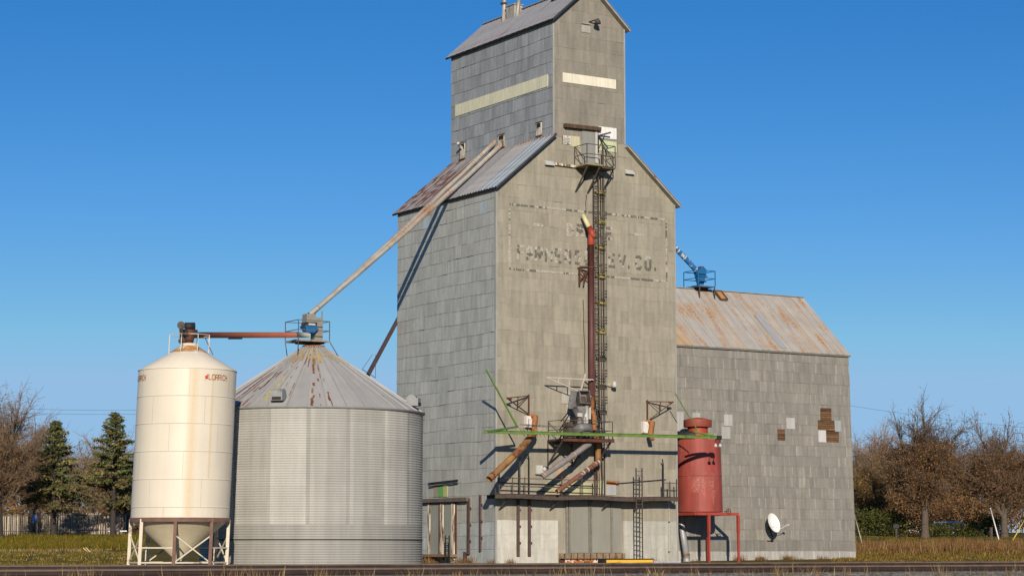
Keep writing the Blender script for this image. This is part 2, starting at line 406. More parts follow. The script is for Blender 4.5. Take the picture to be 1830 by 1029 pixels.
def left_col(cu,cv,rng,row):
    k=1+rng.uniform(-.06,.06)
    if rng.random()<.12: k*=rng.choice((.90,1.08))
    b=LEFTC
    if cv<2.3: b=(.38,.41,.405)
    if cv>20 and rng.random()<.15: b=(.36,.42,.46)
    return (b[0]*k,b[1]*k,b[2]*k)
mb=MB()
ZB=2.42
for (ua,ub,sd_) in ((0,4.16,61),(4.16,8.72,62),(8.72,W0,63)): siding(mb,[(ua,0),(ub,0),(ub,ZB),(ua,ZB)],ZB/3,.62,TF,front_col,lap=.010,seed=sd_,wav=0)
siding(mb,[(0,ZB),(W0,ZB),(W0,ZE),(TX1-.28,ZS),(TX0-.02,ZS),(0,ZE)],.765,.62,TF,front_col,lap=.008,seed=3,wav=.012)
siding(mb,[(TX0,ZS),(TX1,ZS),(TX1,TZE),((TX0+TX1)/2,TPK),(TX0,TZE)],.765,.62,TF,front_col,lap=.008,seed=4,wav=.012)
siding(mb,[(TX1-.28,ZS-.4),(TX1,ZS-.4),(TX1,ZS),(TX1-.28,ZS)],.765,.62,TF,front_col,lap=.008,seed=5,wav=0)
mb.build('front_wall',SIDING,elev)
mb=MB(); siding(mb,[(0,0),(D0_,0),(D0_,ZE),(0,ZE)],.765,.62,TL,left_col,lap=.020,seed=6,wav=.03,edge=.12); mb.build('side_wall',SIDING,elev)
mb=MB()
def tow_col(cu,cv,rng,row):
    k=1+rng.uniform(-.09,.08); 
    if rng.random()<.15: k*=.85
    return (.285*k,.295*k,.30*k)
siding(mb,[(0,ZS-4),(11.65,ZS-4),(11.65,TZE),(0,TZE)],.765,.62,TT,tow_col,lap=.022,seed=8,wav=.03,edge=.2); mb.build('cupola_wall',SIDING,elev)
# plain backing body (right and rear sides)
mb=MB(); mb.corners((.004,.004,0),(W0-.004,D0_,ZE)); mb.corners((TX0+.004,.004,ZE),(TX1,11.65,TZE-.02))
for y in (.004,11.6):
    mb.poly([(.0,y,ZE),(W0,y,ZE),(TX1,y,ZS+.1),(TX0,y,ZS+.1)]); mb.poly([(TX0,y,TZE-.02),(TX1,y,TZE-.02),((TX0+TX1)/2,y,TPK-.05)])
mb.build('building_core',mat('core_siding',(.27,.26,.235),.8,0,.1,1,.1,(3,.4)),elev)
# corner trims
mb=MB(); mb.corners((-.045,-.045,0),(.07,-.028,ZE-.1),(.3,.29,.26)); mb.corners((-.045,-.027,0),(-.036,.09,ZE-.1)); mb.corners((TX0-.045,-.04,ZS),(TX0+.07,-.028,TZE)); mb.corners((TX1-.07,-.04,ZS),(TX1+.03,-.026,TZE)); mb.corners((W0-.08,-.04,0),(W0+.02,-.026,ZE)); mb.build('corner_trim',TRIMG,elev)
# main roof skirts
sl=(ZS-ZE)/(TX0); 
def roofz(x): return ZE+sl*x
ov=.24; y0,y1=-.38,11.8
for side in (0,1):
    X=(lambda x: x) if side==0 else (lambda x: W0-x)
    zt=.10
    P0=Vector((X(-ov),y0,roofz(-ov)+zt)); P1=Vector((X(-ov),y1,roofz(-ov)+zt)); tx=TX0 if side==0 else W0-TX1
    Q0=Vector((X(tx-.01),y0,roofz(tx)+zt)); Q1=Vector((X(tx-.01),y1,roofz(tx)+zt))
    nrm=Vector((-sl,0,1)) if side==0 else Vector((sl,0,1))
    m_=MB(); slab(m_,P0,P1,Q1,Q0,.10,nrm); rf=m_.build('roof',SHADEF if side==0 else SOFFIT,elev)
    m_=MB()
    def rc(i,v,rng,side=side):
        k=1+rng.uniform(-.06,.06)
        if side==0 and i<7: return (.40*k,.45*k,.50*k) if i%2 else (.24*k,.275*k,.31*k)
        return (.33*k,.325*k,.325*k)
    f_=lambda P: P+nrm.normalized()*.012
    if side==0:
        ym=3.9; 
        PM=Vector((P0.x,ym,P0.z)); QM=Vector((Q0.x,ym,Q0.z))
        roofsheet(m_,f_(P0),f_(PM),f_(QM),f_(Q0),.30,rc,ribh=.06,seed=2,ribw=.09)
        roofsheet(m_,f_(PM),f_(P1),f_(Q1),f_(QM),.38,lambda i,v,rng:((lambda k:(.33*k,.32*k,.315*k))(1+rng.uniform(-.05,.05)) if not (i>7 and rng.random()<(.5 if .08<v<.8 else .12)) else (.185,.085,.05)),ribh=.02,seed=5,segs=14)
    else: roofsheet(m_,f_(P0),f_(P1),f_(Q1),f_(Q0),.4,rc,seed=9)
    m_.build('roof_sheeting',ROOFG,rf)
# cupola roof
xm=(TX0+TX1)/2
for side in (0,1):
    xe=TX0-.26 if side==0 else TX1+.24; ze=TZE-.9*.25+.10
    P0=Vector((xe,y0,ze)); P1=Vector((xe,12.0,ze)); Q0=Vector((xm,y0,TPK+.10)); Q1=Vector((xm,12.0,TPK+.10))
    nrm=Vector((-.9,0,1)) if side==0 else Vector((.9,0,1))
    m_=MB(); slab(m_,P0,P1,Q1,Q0,.10,nrm); rf=m_.build('roof',SHADEF if side==0 else SOFFIT,elev)
    m_=MB(); f_=lambda P: P+nrm.normalized()*.012
    roofsheet(m_,f_(P0),f_(P1),f_(Q1),f_(Q0),.33,lambda i,v,rng:(lambda k:(.34*k,.335*k,.345*k))(1+rng.uniform(-.05,.05)),ribh=.02,seed=3,ribw=.025); m_.build('roof_sheeting',ROOFG,rf)
m_=MB(); m_.bar((xm,y0,TPK+.15),(xm,12,TPK+.15),.28,.05); m_.build('ridge_cap',RIDGE,elev)
m_=MB()
for (px,py) in ((971,12),):
    for yy in (2.8,): m_.box((xm-.45,yy,TPK-.2),(.35,.7,.22))
m_.build('roof_hatch',RUSTB,elev)
# chimney pipes and box
def roofpt(y,dx): return Vector((xm-dx,y,TPK+.1-.9*dx))
p=roofpt(7.4,1.2)
# painted bands on the cupola
def quadF(a,b,name,m,parent,off=.055,col=(1,1,1),th=.02):
    A=Fp(*a); B=Fp(*b); x0,x1=sorted((A.x,B.x)); z0,z1=sorted((A.z,B.z))
    q=MB(); q.corners((x0,-off,z0),(x1,-off+th,z1),col); return q.build(name,m,parent)
def wallband(name,T,u0,u1,v0,v1,col,parent,off=.05,cells=12,seed=1,m=None):
    q=MB(); rg=random.Random(seed)
    for i in range(cells):
        a=u0+(u1-u0)*i/cells; b_=u0+(u1-u0)*(i+1)/cells; k=1+rg.uniform(-.04,.04); o=off+rg.uniform(0,.004)
        q.poly([T(a,v0,o),T(b_,v0,o),T(b_,v1,o),T(a,v1,o)],(col[0]*k,col[1]*k,col[2]*k),[(a,v0),(b_,v0),(b_,v1),(a,v1)])
    for v_ in (v0,v1): q.poly([T(u0,v_,off),T(u1,v_,off),T(u1,v_,.0),T(u0,v_,.0)],col)
    for u_ in (u0,u1): q.poly([T(u_,v0,off),T(u_,v1,off),T(u_,v1,.0),T(u_,v0,.0)],col)
    return q.build(name,m or PATCHW,parent)
A=Fp(1005,130); B=Fp(1100,160); wallband('painted_band',TF,A.x,B.x,B.z,A.z,(.70,.64,.50),elev,cells=4,seed=1)
A=on(815,188,0,TX0); B=on(980,134,0,TX0); A2=on(815,208,0,TX0)
wallband('painted_band',TT,B.y,A.y,(A2.z+on(980,156,0,TX0).z)/2,(A.z+B.z)/2,(.64,.61,.43),elev,cells=18,seed=2,off=.06)
A=Fp(1069,226); B=Fp(1101,250); wallband('white_sheet',TF,A.x,B.x,B.z,A.z,(.72,.70,.66),elev,cells=9,seed=3)
A=Fp(1069,250.5); B=Fp(1101,273); wallband('green_sheet',TF,A.x,B.x,B.z,A.z,(.50,.54,.33),elev,cells=3,seed=4)
A=Fp(1019,243); B=Fp(1035.5,264); wallband('cream_sheet',TF,A.x,B.x,B.z,A.z,(.46,.43,.28),elev,cells=2,seed=5)
# louvre window
lw=quadF((1004,242),(1019,259),'window',WOODP,elev,off=.06)
m_=MB(); A=Fp(1005.5,245);B=Fp(1017.5,257)
for k in range(4):
    z=A.z+(B.z-A.z)*(k+.5)/4; m_.box(((A.x+B.x)/2,-.085,z),(B.x-A.x,.03,abs(A.z-B.z)/4*.7),None)
m_.build('louvre',LIGHTM,lw)
# upper sliding door, header and jamb
A=Fp(1039,232); B=Fp(1062,297)
dr=MB(); dr.corners((A.x,-.075,B.z),(B.x,-.045,A.z),(.235,.235,.21)); dr=dr.build('loading_door',mat('door_grey',(.235,.235,.215),.7,0,.06,1,.05),elev)
m_=MB(); A=Fp(1006,221.5);B=Fp(1070,231.5); m_.bar((A.x,-.16,A.z-.12),(B.x,-.16,B.z-.02),.24,.22); m_.build('door_track',WOODD,elev)
m_=MB(); A=Fp(1064,233);B=Fp(1064,292); m_.corners((A.x-.07,-.10,B.z),(A.x+.09,-.05,A.z)); m_.build('door_jamb',LIGHTM,elev)
m_=MB(); A=Fp(992,293,.1);B=Fp(1036,299,.1); m_.bar(A,B,.12,.14); m_.build('timber_ledger',WOODP,elev)
# hooded vents on the gable
for (px,py) in ((980,292),(1123,308)):
    A=Fp(px,py); v=MB(); x,z=A.x,A.z
    v.poly([(x-.3,-.03,z+.14),(x+.3,-.03,z+.14),(x+.3,-.22,z-.05),(x-.3,-.22,z-.05)]); v.poly([(x-.3,-.22,z-.05),(x+.3,-.22,z-.05),(x+.3,-.22,z-.14),(x-.3,-.22,z-.14)])
    for s in (-.3,.3): v.poly([(x+s,-.03,z+.14),(x+s,-.22,z-.05),(x+s,-.22,z-.14),(x+s,-.03,z-.14)])
    v.build('vent_hood',LIGHTM,elev)
# cupola gable details
quadF((1038.5,43),(1054,60),'sheet_patch',mat('pale_grey_sheet',(.36,.34,.29),.6,0,.08,3,.1),elev)
m_=MB(); A=Fp(1038,41.5);B=Fp(1053,43); m_.corners((A.x,-.16,A.z-.06),(B.x,-.03,A.z)); m_.build('patch_ledge',TRIMG,elev)
# cupola side windows
for i,(a,b_) in enumerate((((822.5,258),(832,282.5)),((892,243),(902,262)),((960,221),(969,241)))):
    A=on(*a,0,TX0); B=on(*b_,0,TX0); q=MB(); q.corners((TX0-.07,B.y,B.z),(TX0-.035,A.y,A.z)); wn=q.build('window',WOODP,elev)
    q=MB(); q.corners((TX0-.10,B.y-.05,B.z-.07),(TX0-.03,A.y+.05,B.z)); q.build('sill',WOODD,wn); q=MB(); q.corners((TX0-.09,B.y-.05,A.z),(TX0-.03,A.y+.05,A.z+.05)); q.build('lintel',WOODD,wn)
    zt=max(A.z,B.z); zb=min(A.z,B.z)
    q=MB(); q.corners((TX0-.078,B.y+.08,zb+(zt-zb)*.62),(TX0-.071,A.y-.08,zt-.04)); q.build('opening',STEELB,wn)
    if i==0:
        q=MB(); c=Vector((TX0-.1,(A.y+B.y)/2,zt-.2)); q.tube([c+Vector((.1,0,-.15)),c+Vector((-.2,-.1,0)),c+Vector((-.42,-.3,.12))],.09,12); q.build('vent_pipe',LIGHTM,wn)
# lower double door on the front
A=Fp(1013,893);B=Fp(1110,988)
DOORG=mat('freight_door_grey',(.245,.235,.195),.75,0,.06,.8,.06,(3,.4))
for (a,b_) in ((1018,1050),(1056,1090),(1094,1109)):
    q=quadF((a,893),(b_,987),'freight_door',DOORG,elev,off=.075,th=.03)
m_=MB()
for px in (1011.5,1016.5,1052.5,1054.8,1091.5):
    a=Fp(px,891);c=Fp(px,988); m_.corners((a.x-.06,-.12,c.z),(a.x+.06,-.03,a.z))
a=Fp(1011,989);c=Fp(1093,987.5); m_.corners((a.x,-.12,a.z-.04),(c.x,-.03,a.z+.04)); m_.build('door_frame',mat('frame_grey',(.20,.185,.15),.8,0,.2,4),elev)
m_=MB(); a=Fp(998,988);c=Fp(1112,997); m_.corners((a.x,-.30,c.z),(c.x,-.03,a.z))
m_.build('dock_bumper',mat('dock_timber',(.24,.17,.10),.9,0,.3,4,.2),elev)
for k in range(10):
    m_=MB(); x=a.x+(c.x-a.x)*(k+.5)/10; m_.corners((x-.03,-.33,c.z-.05),(x+.03,-.30,a.z+.0)); m_.build('bumper_strap',STAVE,elev)
m_=MB(); a=Fp(998,997.5);c=Fp(1012,1006); m_.corners((a.x,-.10,.0),(c.x,-.04,a.z)); m_.build('dock_skirt',RUSTB,elev)
m_=MB(); a=Fp(1008,997.5);c=Fp(1070,1006); m_.corners((a.x,-.12,0.02),(c.x,-.05,a.z)); m_.build('dock_skirt',mat('peeling_dock',(.66,.56,.47),.8,0,.1,3,rust=.42,rustcol=(.5,.17,.05),rs=(1.8,1.8)),elev)
# patched sheets behind the catwalk
for (a,b_,c) in (((1003,700),(1034,722),(.40,.37,.32)),((1012,722),(1034,752),(.44,.42,.37)),((995,838),(1016,852),(.46,.30,.19)),((1010,860),(1040,884),(.46,.42,.25)),((1041,862),(1062,884),(.44,.42,.24)),((1064,858),(1080,882),(.38,.42,.28)),((1081,862),(1100,884),(.40,.40,.34)),((1084,868),(1099,881),(.34,.35,.36)),((1082,861),(1100,867),(.48,.24,.10)),((973,862),(1004,884),(.40,.36,.22))):
    A=Fp(*a);B=Fp(*b_); wallband('sheet_patch',TF,A.x,B.x,B.z,A.z,c,elev,off=.048+random.random()*.012,cells=2,seed=int(a[0]))
# side door on the left wall
m_=MB(); A=Lp(757,899,.16);B=Lp(836,891.5,.16); m_.bar(Vector((-.16,B.y,B.z)),Vector((-.16,A.y+.6,B.z)),.24,.22); m_.build('door_track',mat('greybrown_beam',(.12,.095,.075),.9,0,.25,4),elev)
for (a,b_) in ((771,787),(795,810)):
    A=Lp(a,900);B=Lp(b_,990); q=MB(); q.corners((-.07,B.y,B.z),(-.04,A.y,A.z)); q.build('side_door',mat('side_door_grey',(.26,.265,.235),.75,0,.06,1,.08),elev)
for (px,w_) in ((769,.13),(791.5,.16),(793.5,.01),(811.5,.17),(787.5,.05),(817,.05)):
    A=Lp(px,897);B=Lp(px,991); q=MB(); q.corners((-.11,A.y-w_,B.z),(-.04,A.y+w_,A.z)); q.build('door_post',WOODP if w_>.06 else RUSTB,elev)
m_=MB(); A=Lp(762,991);B=Lp(818,996); m_.corners((-.5,B.y,B.z+.05),(-.04,A.y,A.z+.05)); m_.build('dock_shelf',mat('dock_wood2',(.20,.13,.085),.9,0,.3,4),elev)
m_=MB()
for k in range(6):
    y=B.y+(A.y-B.y)*(k+.5)/6
    m_.poly([(-.48,y-.04,A.z),(-.04,y-.04,A.z),(-.04,y-.04,A.z-.3)]); m_.poly([(-.48,y+.04,A.z),(-.04,y+.04,A.z),(-.04,y+.04,A.z-.3)]); m_.poly([(-.48,y-.04,A.z),(-.48,y+.04,A.z),(-.04,y+.04,A.z-.3),(-.04,y-.04,A.z-.3)])
m_.build('shelf_bracket',WOODP,elev)
for (a,b_,c) in (((784.5,867),(793,887),(.13,.33,.09)),((793.3,867),(800.5,887),(.42,.44,.20)),((776,866),(784,887),(.30,.27,.21))):
    A=Lp(*a);B=Lp(*b_); wallband('sheet_patch',TL,B.y,A.y,B.z,A.z,c,elev,off=.055,cells=1)
for (a,b_) in (((765,863),(818,857)),((766,869),(818,862))):
    q=MB(); q.bar(Lp(*a,.12),Lp(*b_,.12),.07,.05); q.build('rail_strip',STEELB,elev)
# vertical dark strips (guide rails)
for (px,y_0,y_1,pl,w_) in ((839.5,890,990,'L',.12),(860.5,884,984,'L',.07),(832.5,985,1005,'L',.08),(924.5,893,993,'F',.085),(944.5,893,993,'F',.085)):
    A=(Lp if pl=='L' else Fp)(px,y_0); B=(Lp if pl=='L' else Fp)(px,y_1); q=MB()
    if pl=='L':
        q.corners((-.13,A.y-w_,B.z),(-.04,A.y+w_,A.z))
        for k in range(3): z=B.z+(A.z-B.z)*(k+.8)/3.4; q.corners((-.10,A.y-w_-.14,z-.06),(-.05,A.y-w_,z+.06))
    else:
        q.corners((A.x-w_,-.13,B.z),(A.x+w_,-.04,A.z))
        for k in range(3): z=B.z+(A.z-B.z)*(k+.8)/3.4; q.corners((A.x+w_,-.10,z-.06),(A.x+w_+.1,-.05,z+.06))
    q.build('guide_strip',STAVE,elev)
# ---- faded lettering
FONT={'D':[((0,0),(0,1)),((0,1),(.75,.95)),((.75,.95),(1,.7)),((1,.7),(1,.3)),((1,.3),(.75,.05)),((.75,.05),(0,0))],
'R':[((0,0),(0,1)),((0,1),(1,1)),((1,1),(1,.5)),((1,.5),(0,.5)),((.45,.5),(1,0))],
'A':[((0,0),(0,.75)),((0,.75),(.3,1)),((.3,1),(.7,1)),((.7,1),(1,.75)),((1,.75),(1,0)),((0,.42),(1,.42))],
'K':[((0,0),(0,1)),((0,.45),(1,1)),((.3,.6),(1,0))],
'E':[((0,0),(0,1)),((0,1),(1,1)),((0,.5),(.8,.5)),((0,0),(1,0))],
'F':[((0,0),(0,1)),((0,1),(1,1)),((0,.52),(.8,.52))],
'M':[((0,0),(0,1)),((0,1),(.5,.45)),((.5,.45),(1,1)),((1,1),(1,0))],
'S':[((1,.85),(.8,1)),((.8,1),(.1,1)),((.1,1),(0,.55)),((0,.55),(1,.45)),((1,.45),(.9,0)),((.9,0),(0,.05))],
'L':[((0,1),(0,0)),((0,0),(1,0))],'V':[((0,1),(.5,0)),((.5,0),(1,1))],
'C':[((1,.85),(.75,1)),((.75,1),(.2,1)),((.2,1),(0,.75)),((0,.75),(0,.25)),((0,.25),(.2,0)),((.2,0),(.75,0)),((.75,0),(1,.15))],
'O':[((0,.2),(0,.8)),((0,.8),(.2,1)),((.2,1),(.8,1)),((.8,1),(1,.8)),((1,.8),(1,.2)),((1,.2),(.8,0)),((.8,0),(.2,0)),((.2,0),(0,.2))],
'I':[((.5,0),(.5,1))],'H':[((0,0),(0,1)),((1,0),(1,1)),((0,.5),(1,.5))],'.':[((.2,0),(.2,.14))],'-':[((0,.5),(1,.5))]}
def letter(mb,ch,x,z,w_,h,th,T,off,colf):
    for (a,b_) in FONT[ch]:
        A=Vector((x+a[0]*w_,z+a[1]*h)); B=Vector((x+b_[0]*w_,z+b_[1]*h)); d=(B-A); L=d.length
        if L<1e-6: continue
        d/=L; A=A-d*th*.3; B=B+d*th*.3; L=(B-A).length; nn=Vector((-d.y,d.x))*th/2; N=max(1,int(L/.16)) if L>.3 else 1
        off+=.0006
        for k in range(N):
            P=A+(B-A)*k/N; Q=A+(B-A)*(k+1)/N
            mb.poly([T(*(P-nn),off),T(*(Q-nn),off),T(*(Q+nn),off),T(*(P+nn),off)],colf())
rg=random.Random(5)
def wc(bias=.5):
    def f():
        return (.41,.375,.305) if rg.random()<bias else (.12,.11,.09)
    return f
WORN=worn('flaking_sign_paint',None,.70,15)
m_=MB()
zb=Fp(1010,476).z; 
def pxx(px,py): return Fp(px,py).x
z1=Fp(924,462).z; h1=Fp(924,440).z-z1
for ch,px,wd,bi in (('F',925,13,.8),('A',942,11,.7),('R',957,13,.25),('M',975,13,.5),('E',992,12,.55),('R',1010,11,.55),('S',1028,10,.5),('E',1046,11,.4),('L',1067,10,.4),('E',1088,12,.6),('V',1106,13,.4),('.',1122,8,.3),('C',1136,11,.3),('O',1153,11,.35),('.',1169,8,.3)):
    x=pxx(px,455); w_=pxx(px+wd,455)-x-.1; m_=MB(); letter(m_,ch,x,z1,w_,h1,.16,TF,.034,wc(bi)); m_.build('painted_letter',WORN,elev)
z2=Fp(1014,420).z; h2=Fp(1014,401).z-z2
for ch,px,bi in (('D',1014,.8),('R',1031,.6),('A',1048,.6),('K',1065,.5),('E',1083,.4)):
    x=pxx(px,410); m_=MB(); letter(m_,ch,x,z2,pxx(px+11,410)-x-.06,h2,.17,TF,.034,wc(bi)); m_.build('painted_letter',WORN,elev)
for px in (953,1134):
    x=pxx(px,410); m_=MB(); letter(m_,'-',x,z2+.1,.62,h2,.17,TF,.034,wc(.95)); m_.build('painted_dash',WORN,elev)
m_=MB()
# border
x0,x1=pxx(910,370),pxx(1190,400); zt=(Fp(910,366).z+Fp(1190,392).z)/2; zb=(Fp(910,481).z+Fp(1190,502).z)/2
for (a,b_,bi) in (((x0,zt),(x1,zt),.6),((x0,zb),(x1,zb),.45),((x0,zb),(x0,zt),.65),((x1,zb),(x1,zt),.55)):
    m_=MB(); A=Vector(a);B=Vector(b_);d=(B-A).normalized();nn=Vector((-d.y,d.x))*.06;N=int((B-A).length/.09)
    wcc=wc(bi)()
    for k in range(N):
        if rg.random()<.08: continue
        P=A+(B-A)*k/N;Q=A+(B-A)*(k+1)/N
        m_.poly([TF(*(P-nn),.036),TF(*(Q-nn),.036),TF(*(Q+nn),.036),TF(*(P+nn),.036)],wcc)
        if rg.random()<.3: wcc=wc(bi)()
    m_.build('painted_border',WORN,elev)

# ------------------------------------------------------------------ annex
YA=3.4
e1=on(1516,634,1,YA); b1=on(1530,1005,1,YA); AX0=W0+.01; AX1=e1.x; AZE=e1.z; kb=(b1.x-e1.x)/AZE
rp=on(1437,533,0,AX1+.15); YR,ZR=rp.y,rp.z; AD=2*(YR-YA)
annex=thing('storage_annex',((AX0+AX1)/2,YA+AD/2,0),'long grey metal-sided annex with rust-stained gable roof, right of the elevator','annex building')
def TA(u,v,o): return Vector((u+(u-AX0)/(AX1-AX0)*kb*(AZE-v),YA-o,v))
def ann_col(cu,cv,rng,row):
    k=1+rng.uniform(-.08,.07)
    if rng.random()<.08: k*=rng.choice((.9,1.12))
    b=(.226,.210,.180)
    if cv<.78: b=(.35,.335,.30); k=1+rng.uniform(-.05,.05)
    elif cv<1.6 and cu>17: k*=.9
    return (b[0]*k,b[1]*k,b[2]*k)
m_=MB()
# openings where sheets are missing
def an(px,py): q=on(px,py,1,YA); return q.x,q.z
siding(m_,[(AX0,0),(AX1,0),(AX1,AZE),(AX0,AZE)],.665,.50,TA,ann_col,lap=.016,seed=21,wav=.012,edge=.38)
m_.build('front_wall',SIDING,annex)
# light overlap streaks at the sheet edges
m_=MB(); m_.poly([TA(AX0,0,-.01),TA(AX1,0,-.01),TA(AX1,AZE,-.01),TA(AX0,AZE,-.01)])
def TE(y,v): return Vector((AX1+kb*(AZE-v),y,v))
m_.poly([TE(YA,0),TE(YA+AD,0),TE(YA+AD,AZE),TE(YR,ZR-.1),TE(YA,AZE)]); m_.poly([(AX0,YA+AD,0),(AX1+.4,YA+AD,0),(AX1,YA+AD,AZE),(AX0,YA+AD,AZE)])
m_.build('gable_wall',mat('annex_gable',(.27,.26,.235),.8,0,.1,1,.1),annex)
an_n=Vector((0,-(ZR-AZE),(YR-YA)))
for side in (0,1):
    ye=YA-.20 if side==0 else YA+AD+.2; ze=AZE-.20*(ZR-AZE)/(YR-YA)+.12
    P0=Vector((AX0,ye,ze)); P1=Vector((AX1+.06,ye,ze)); Q0=Vector((AX0,YR,ZR+.02)); Q1=Vector((AX1+.06,YR,ZR+.02))
    nrm=an_n if side==0 else Vector((0,-an_n.y,an_n.z))
    q=MB(); slab(q,P0,P1,Q1,Q0,.12,nrm); rf=q.build('roof',TRIMG,annex)
    q=MB(); f_=lambda P: P+nrm.normalized()*.012
    def rr(i,v,rng):
        k=1+rng.uniform(-.05,.05)
        k=1+rng.uniform(-.03,.03); s=.5+.5*math.sin(i*1.9+.6)*math.cos(v*2.2+i*.7); f=0
        if i<7: f=(.85 if i in(3,4,5) else .35)*(1.1-.55*v)
        elif i in (7,8,9,14): f=.05
        else: f=.48*s*(1.05-.5*v)
        f=max(0,min(1,f+rng.uniform(-.06,.06))); a=(.40,.38,.35); b_=(.46,.325,.19)
        if i<2 and v<.6 and rng.random()<.25: a=b_=(.22,.10,.05)
        return tuple((x*(1-f)+y*f)*k for x,y in zip(a,b_))
    roofsheet(q,f_(P0),f_(P1),f_(Q1),f_(Q0),.62,rr,ribh=.022,seed=31,ribw=.03,segs=22)
    RA=MATS.get('annex_roof') or mat('annex_roof',(1,1,1),.65,.05,.10,.7,.10,(2.5,.4),attr=True,uv=True,rust=.20,rustcol=(.40,.225,.105),rs=(1.8,.4),soft=.09)
    sh=q.build('roof_sheeting',RA,rf)
q=MB(); q.bar((AX0,YR,ZR+.06),(AX1+.08,YR,ZR+.06),.26,.05); q.build('ridge_cap',RIDGE,annex)
# sheet laid loose, hatch
def rfp(px,py,off=.03):
    d=ray(px,py); n_=an_n.normalized(); P0=Vector((AX0,YA,AZE+.12)); t=((P0-CAM).dot(n_))/(d.dot(n_)); return CAM+d*t+n_*off
q=MB()
for (a,b_,off,c) in (((1347,563),(1388,622),.045,(.33,.33,.34)),):
    A=rfp(*a,off); B=rfp(*b_,off); wv=.62
    q.poly([A,A+Vector((wv,0,0)),Vector((A.x+wv,B.y,B.z)),Vector((A.x,B.y,B.z))],c); 
q.build('replacement_sheet',PATCHW,annex)
q=MB(); A=rfp(1276,521,.06);B=rfp(1289,536,.06)
for (s,e) in (((A.x,A.y,A.z),(A.x+.55,A.y,A.z)),((A.x+.55,A.y,A.z),(A.x+.55,B.y,B.z)),((A.x+.55,B.y,B.z),(A.x,B.y,B.z)),((A.x,B.y,B.z),(A.x,A.y,A.z))): q.bar(s,e,.09,.12)
hf=q.build('roof_hatch',WOODD,annex)
q=MB(); q.poly([A,(A.x+.55,A.y,A.z),(A.x+.55,B.y,B.z),(A.x,B.y,B.z)],(.45,.22,.08)); q.build('hatch_lid',PATCHW,hf)
# light patches and missing sheets
for i,(a,b_,c) in enumerate((((1207,735),(1221,774),(.38,.365,.335)),((1236,737),(1250,748),(.36,.35,.32)),((1292,740),(1307,761),(.40,.385,.35)),((1288,762),(1303,784),(.37,.36,.33)),((1403,746),(1418,766.5),(.41,.40,.38)),((1459.5,768),(1473,790),(.52,.50,.48)),((1489,751),(1500,771),(.31,.335,.34)))):
    A=an(*a);B=an(*b_); wallband('sheet_patch',TA,A[0],B[0],B[1],A[1],c,annex,off=.05,cells=2,seed=i)
def boards(polypx,seed):
    """missing sheets: horizontal boards seen where the siding is gone"""
    rgb_=random.Random(seed); q=MB()
    for (a,b_) in polypx:
        A=an(*a);B=an(*b_); z=B[1]
        while z<A[1]-.02:
            h=.135; k=rgb_.uniform(.55,1.35); c=(.125*k,.064*k,.028*k); zz=min(z+h,A[1]); x=A[0]
            while x<B[0]-.01:
                x2=min(B[0],x+rgb_.uniform(.4,1.2)); kk=rgb_.uniform(.75,1.3); o=.032+rgb_.uniform(0,.012)
                cc=tuple(v*kk for v in c)
                q.poly([TA(x,z+.012,o),TA(x2,z+.012,o),TA(x2,zz-.012,o),TA(x,zz-.012,o)],cc,[(x,z),(x2,z),(x2,zz),(x,zz)]); x=x2
            z+=h
        q.poly([TA(A[0],B[1],.031),TA(B[0],B[1],.031),TA(B[0],A[1],.031),TA(A[0],A[1],.031)],(.015,.01,.008))
    return q.build('exposed_boards',BOARDS,annex)
boards([((1387,766.5),(1400.5,786.5))],1)
boards([((1463.5,728.5),(1483.5,751)),((1459,750.2),(1488.5,769)),((1473.4,768.2),(1496,790))],2)
# ------------------------------------------------------------------ helpers for ladders and railings
def railing(pts, z, h, m, parent, closed=False, w_=.045, mids=(.5,), every=None):
    pts=[Vector((p[0],p[1],z)) for p in pts]; segs=list(zip(pts,pts[1:]+([pts[0]] if closed else [])))
    if not closed: segs=segs[:len(pts)-1]
    q=MB()
    for a,b_ in segs:
        for k in (1,)+tuple(mids): q.bar(a+Vector((0,0,h*k)),b_+Vector((0,0,h*k)),w_)
    q.build('handrail',m,parent)
    done=set()
    for a,b_ in segs:
        n_=1 if not every else max(1,round((b_-a).length/every))
        for k in range(n_+1):
            p=a+(b_-a)*k/n_; key=(round(p.x,2),round(p.y,2))
            if key in done: continue
            done.add(key); q=MB(); q.bar(p,p+Vector((0,0,h)),w_*1.1); q.build('post',m,parent)
def ladder(x,y,z0,z1,wd,m,parent,ax=Vector((1,0,0)),sp=.3,w_=.045):
    for s in (-.5,.5):
        q=MB(); p=Vector((x,y,0))+ax*wd*s; q.bar((p.x,p.y,z0),(p.x,p.y,z1),w_,w_*1.3); q.build('side_rail',m,parent)
    q=MB(); z=z0+.15
    while z<z1-.05:
        q.bar(Vector((x,y,z))-ax*wd*.5,Vector((x,y,z))+ax*wd*.5,w_*.75); z+=sp
    q.build('rungs',m,parent)
# ------------------------------------------------------------------ chimneys on the cupola roof
def roof_y(px,py):     # point on the left plane of the cupola roof
    n_=Vector((-.9,0,1)).normalized(); P0=Vector((TX0,0,TZE+.12)); d=ray(px,py); t=(P0-CAM).dot(n_)/d.dot(n_); return CAM+d*t
a=roof_y(900,37.5)
t=thing('roof_stack',a,'tall thin galvanised pipe standing on the left end of the top roof','stack pipe')
q=MB(); q.tube([a-Vector((0,0,.2)),a+Vector((.1,0,2.3))],[.14,.12],12); q.build('pipe',SPOUTG,t); q=MB(); q.tube([a+Vector((0,0,1.05)),a+Vector((0,0,1.15))],.20,12); q.build('collar',STEELD,t)
a=roof_y(912,34)
t=thing('roof_box',a,'square sheet metal hatch box on the top roof beside the thin pipe','roof box')
q=MB(); q.box(a+Vector((.3,0,.35)),(.62,.9,.95)); q.build('box_body',SPOUTG,t); q=MB(); q.box(a+Vector((.3,0,.85)),(.74,1.02,.06)); q.build('lid',TRIMG,t)
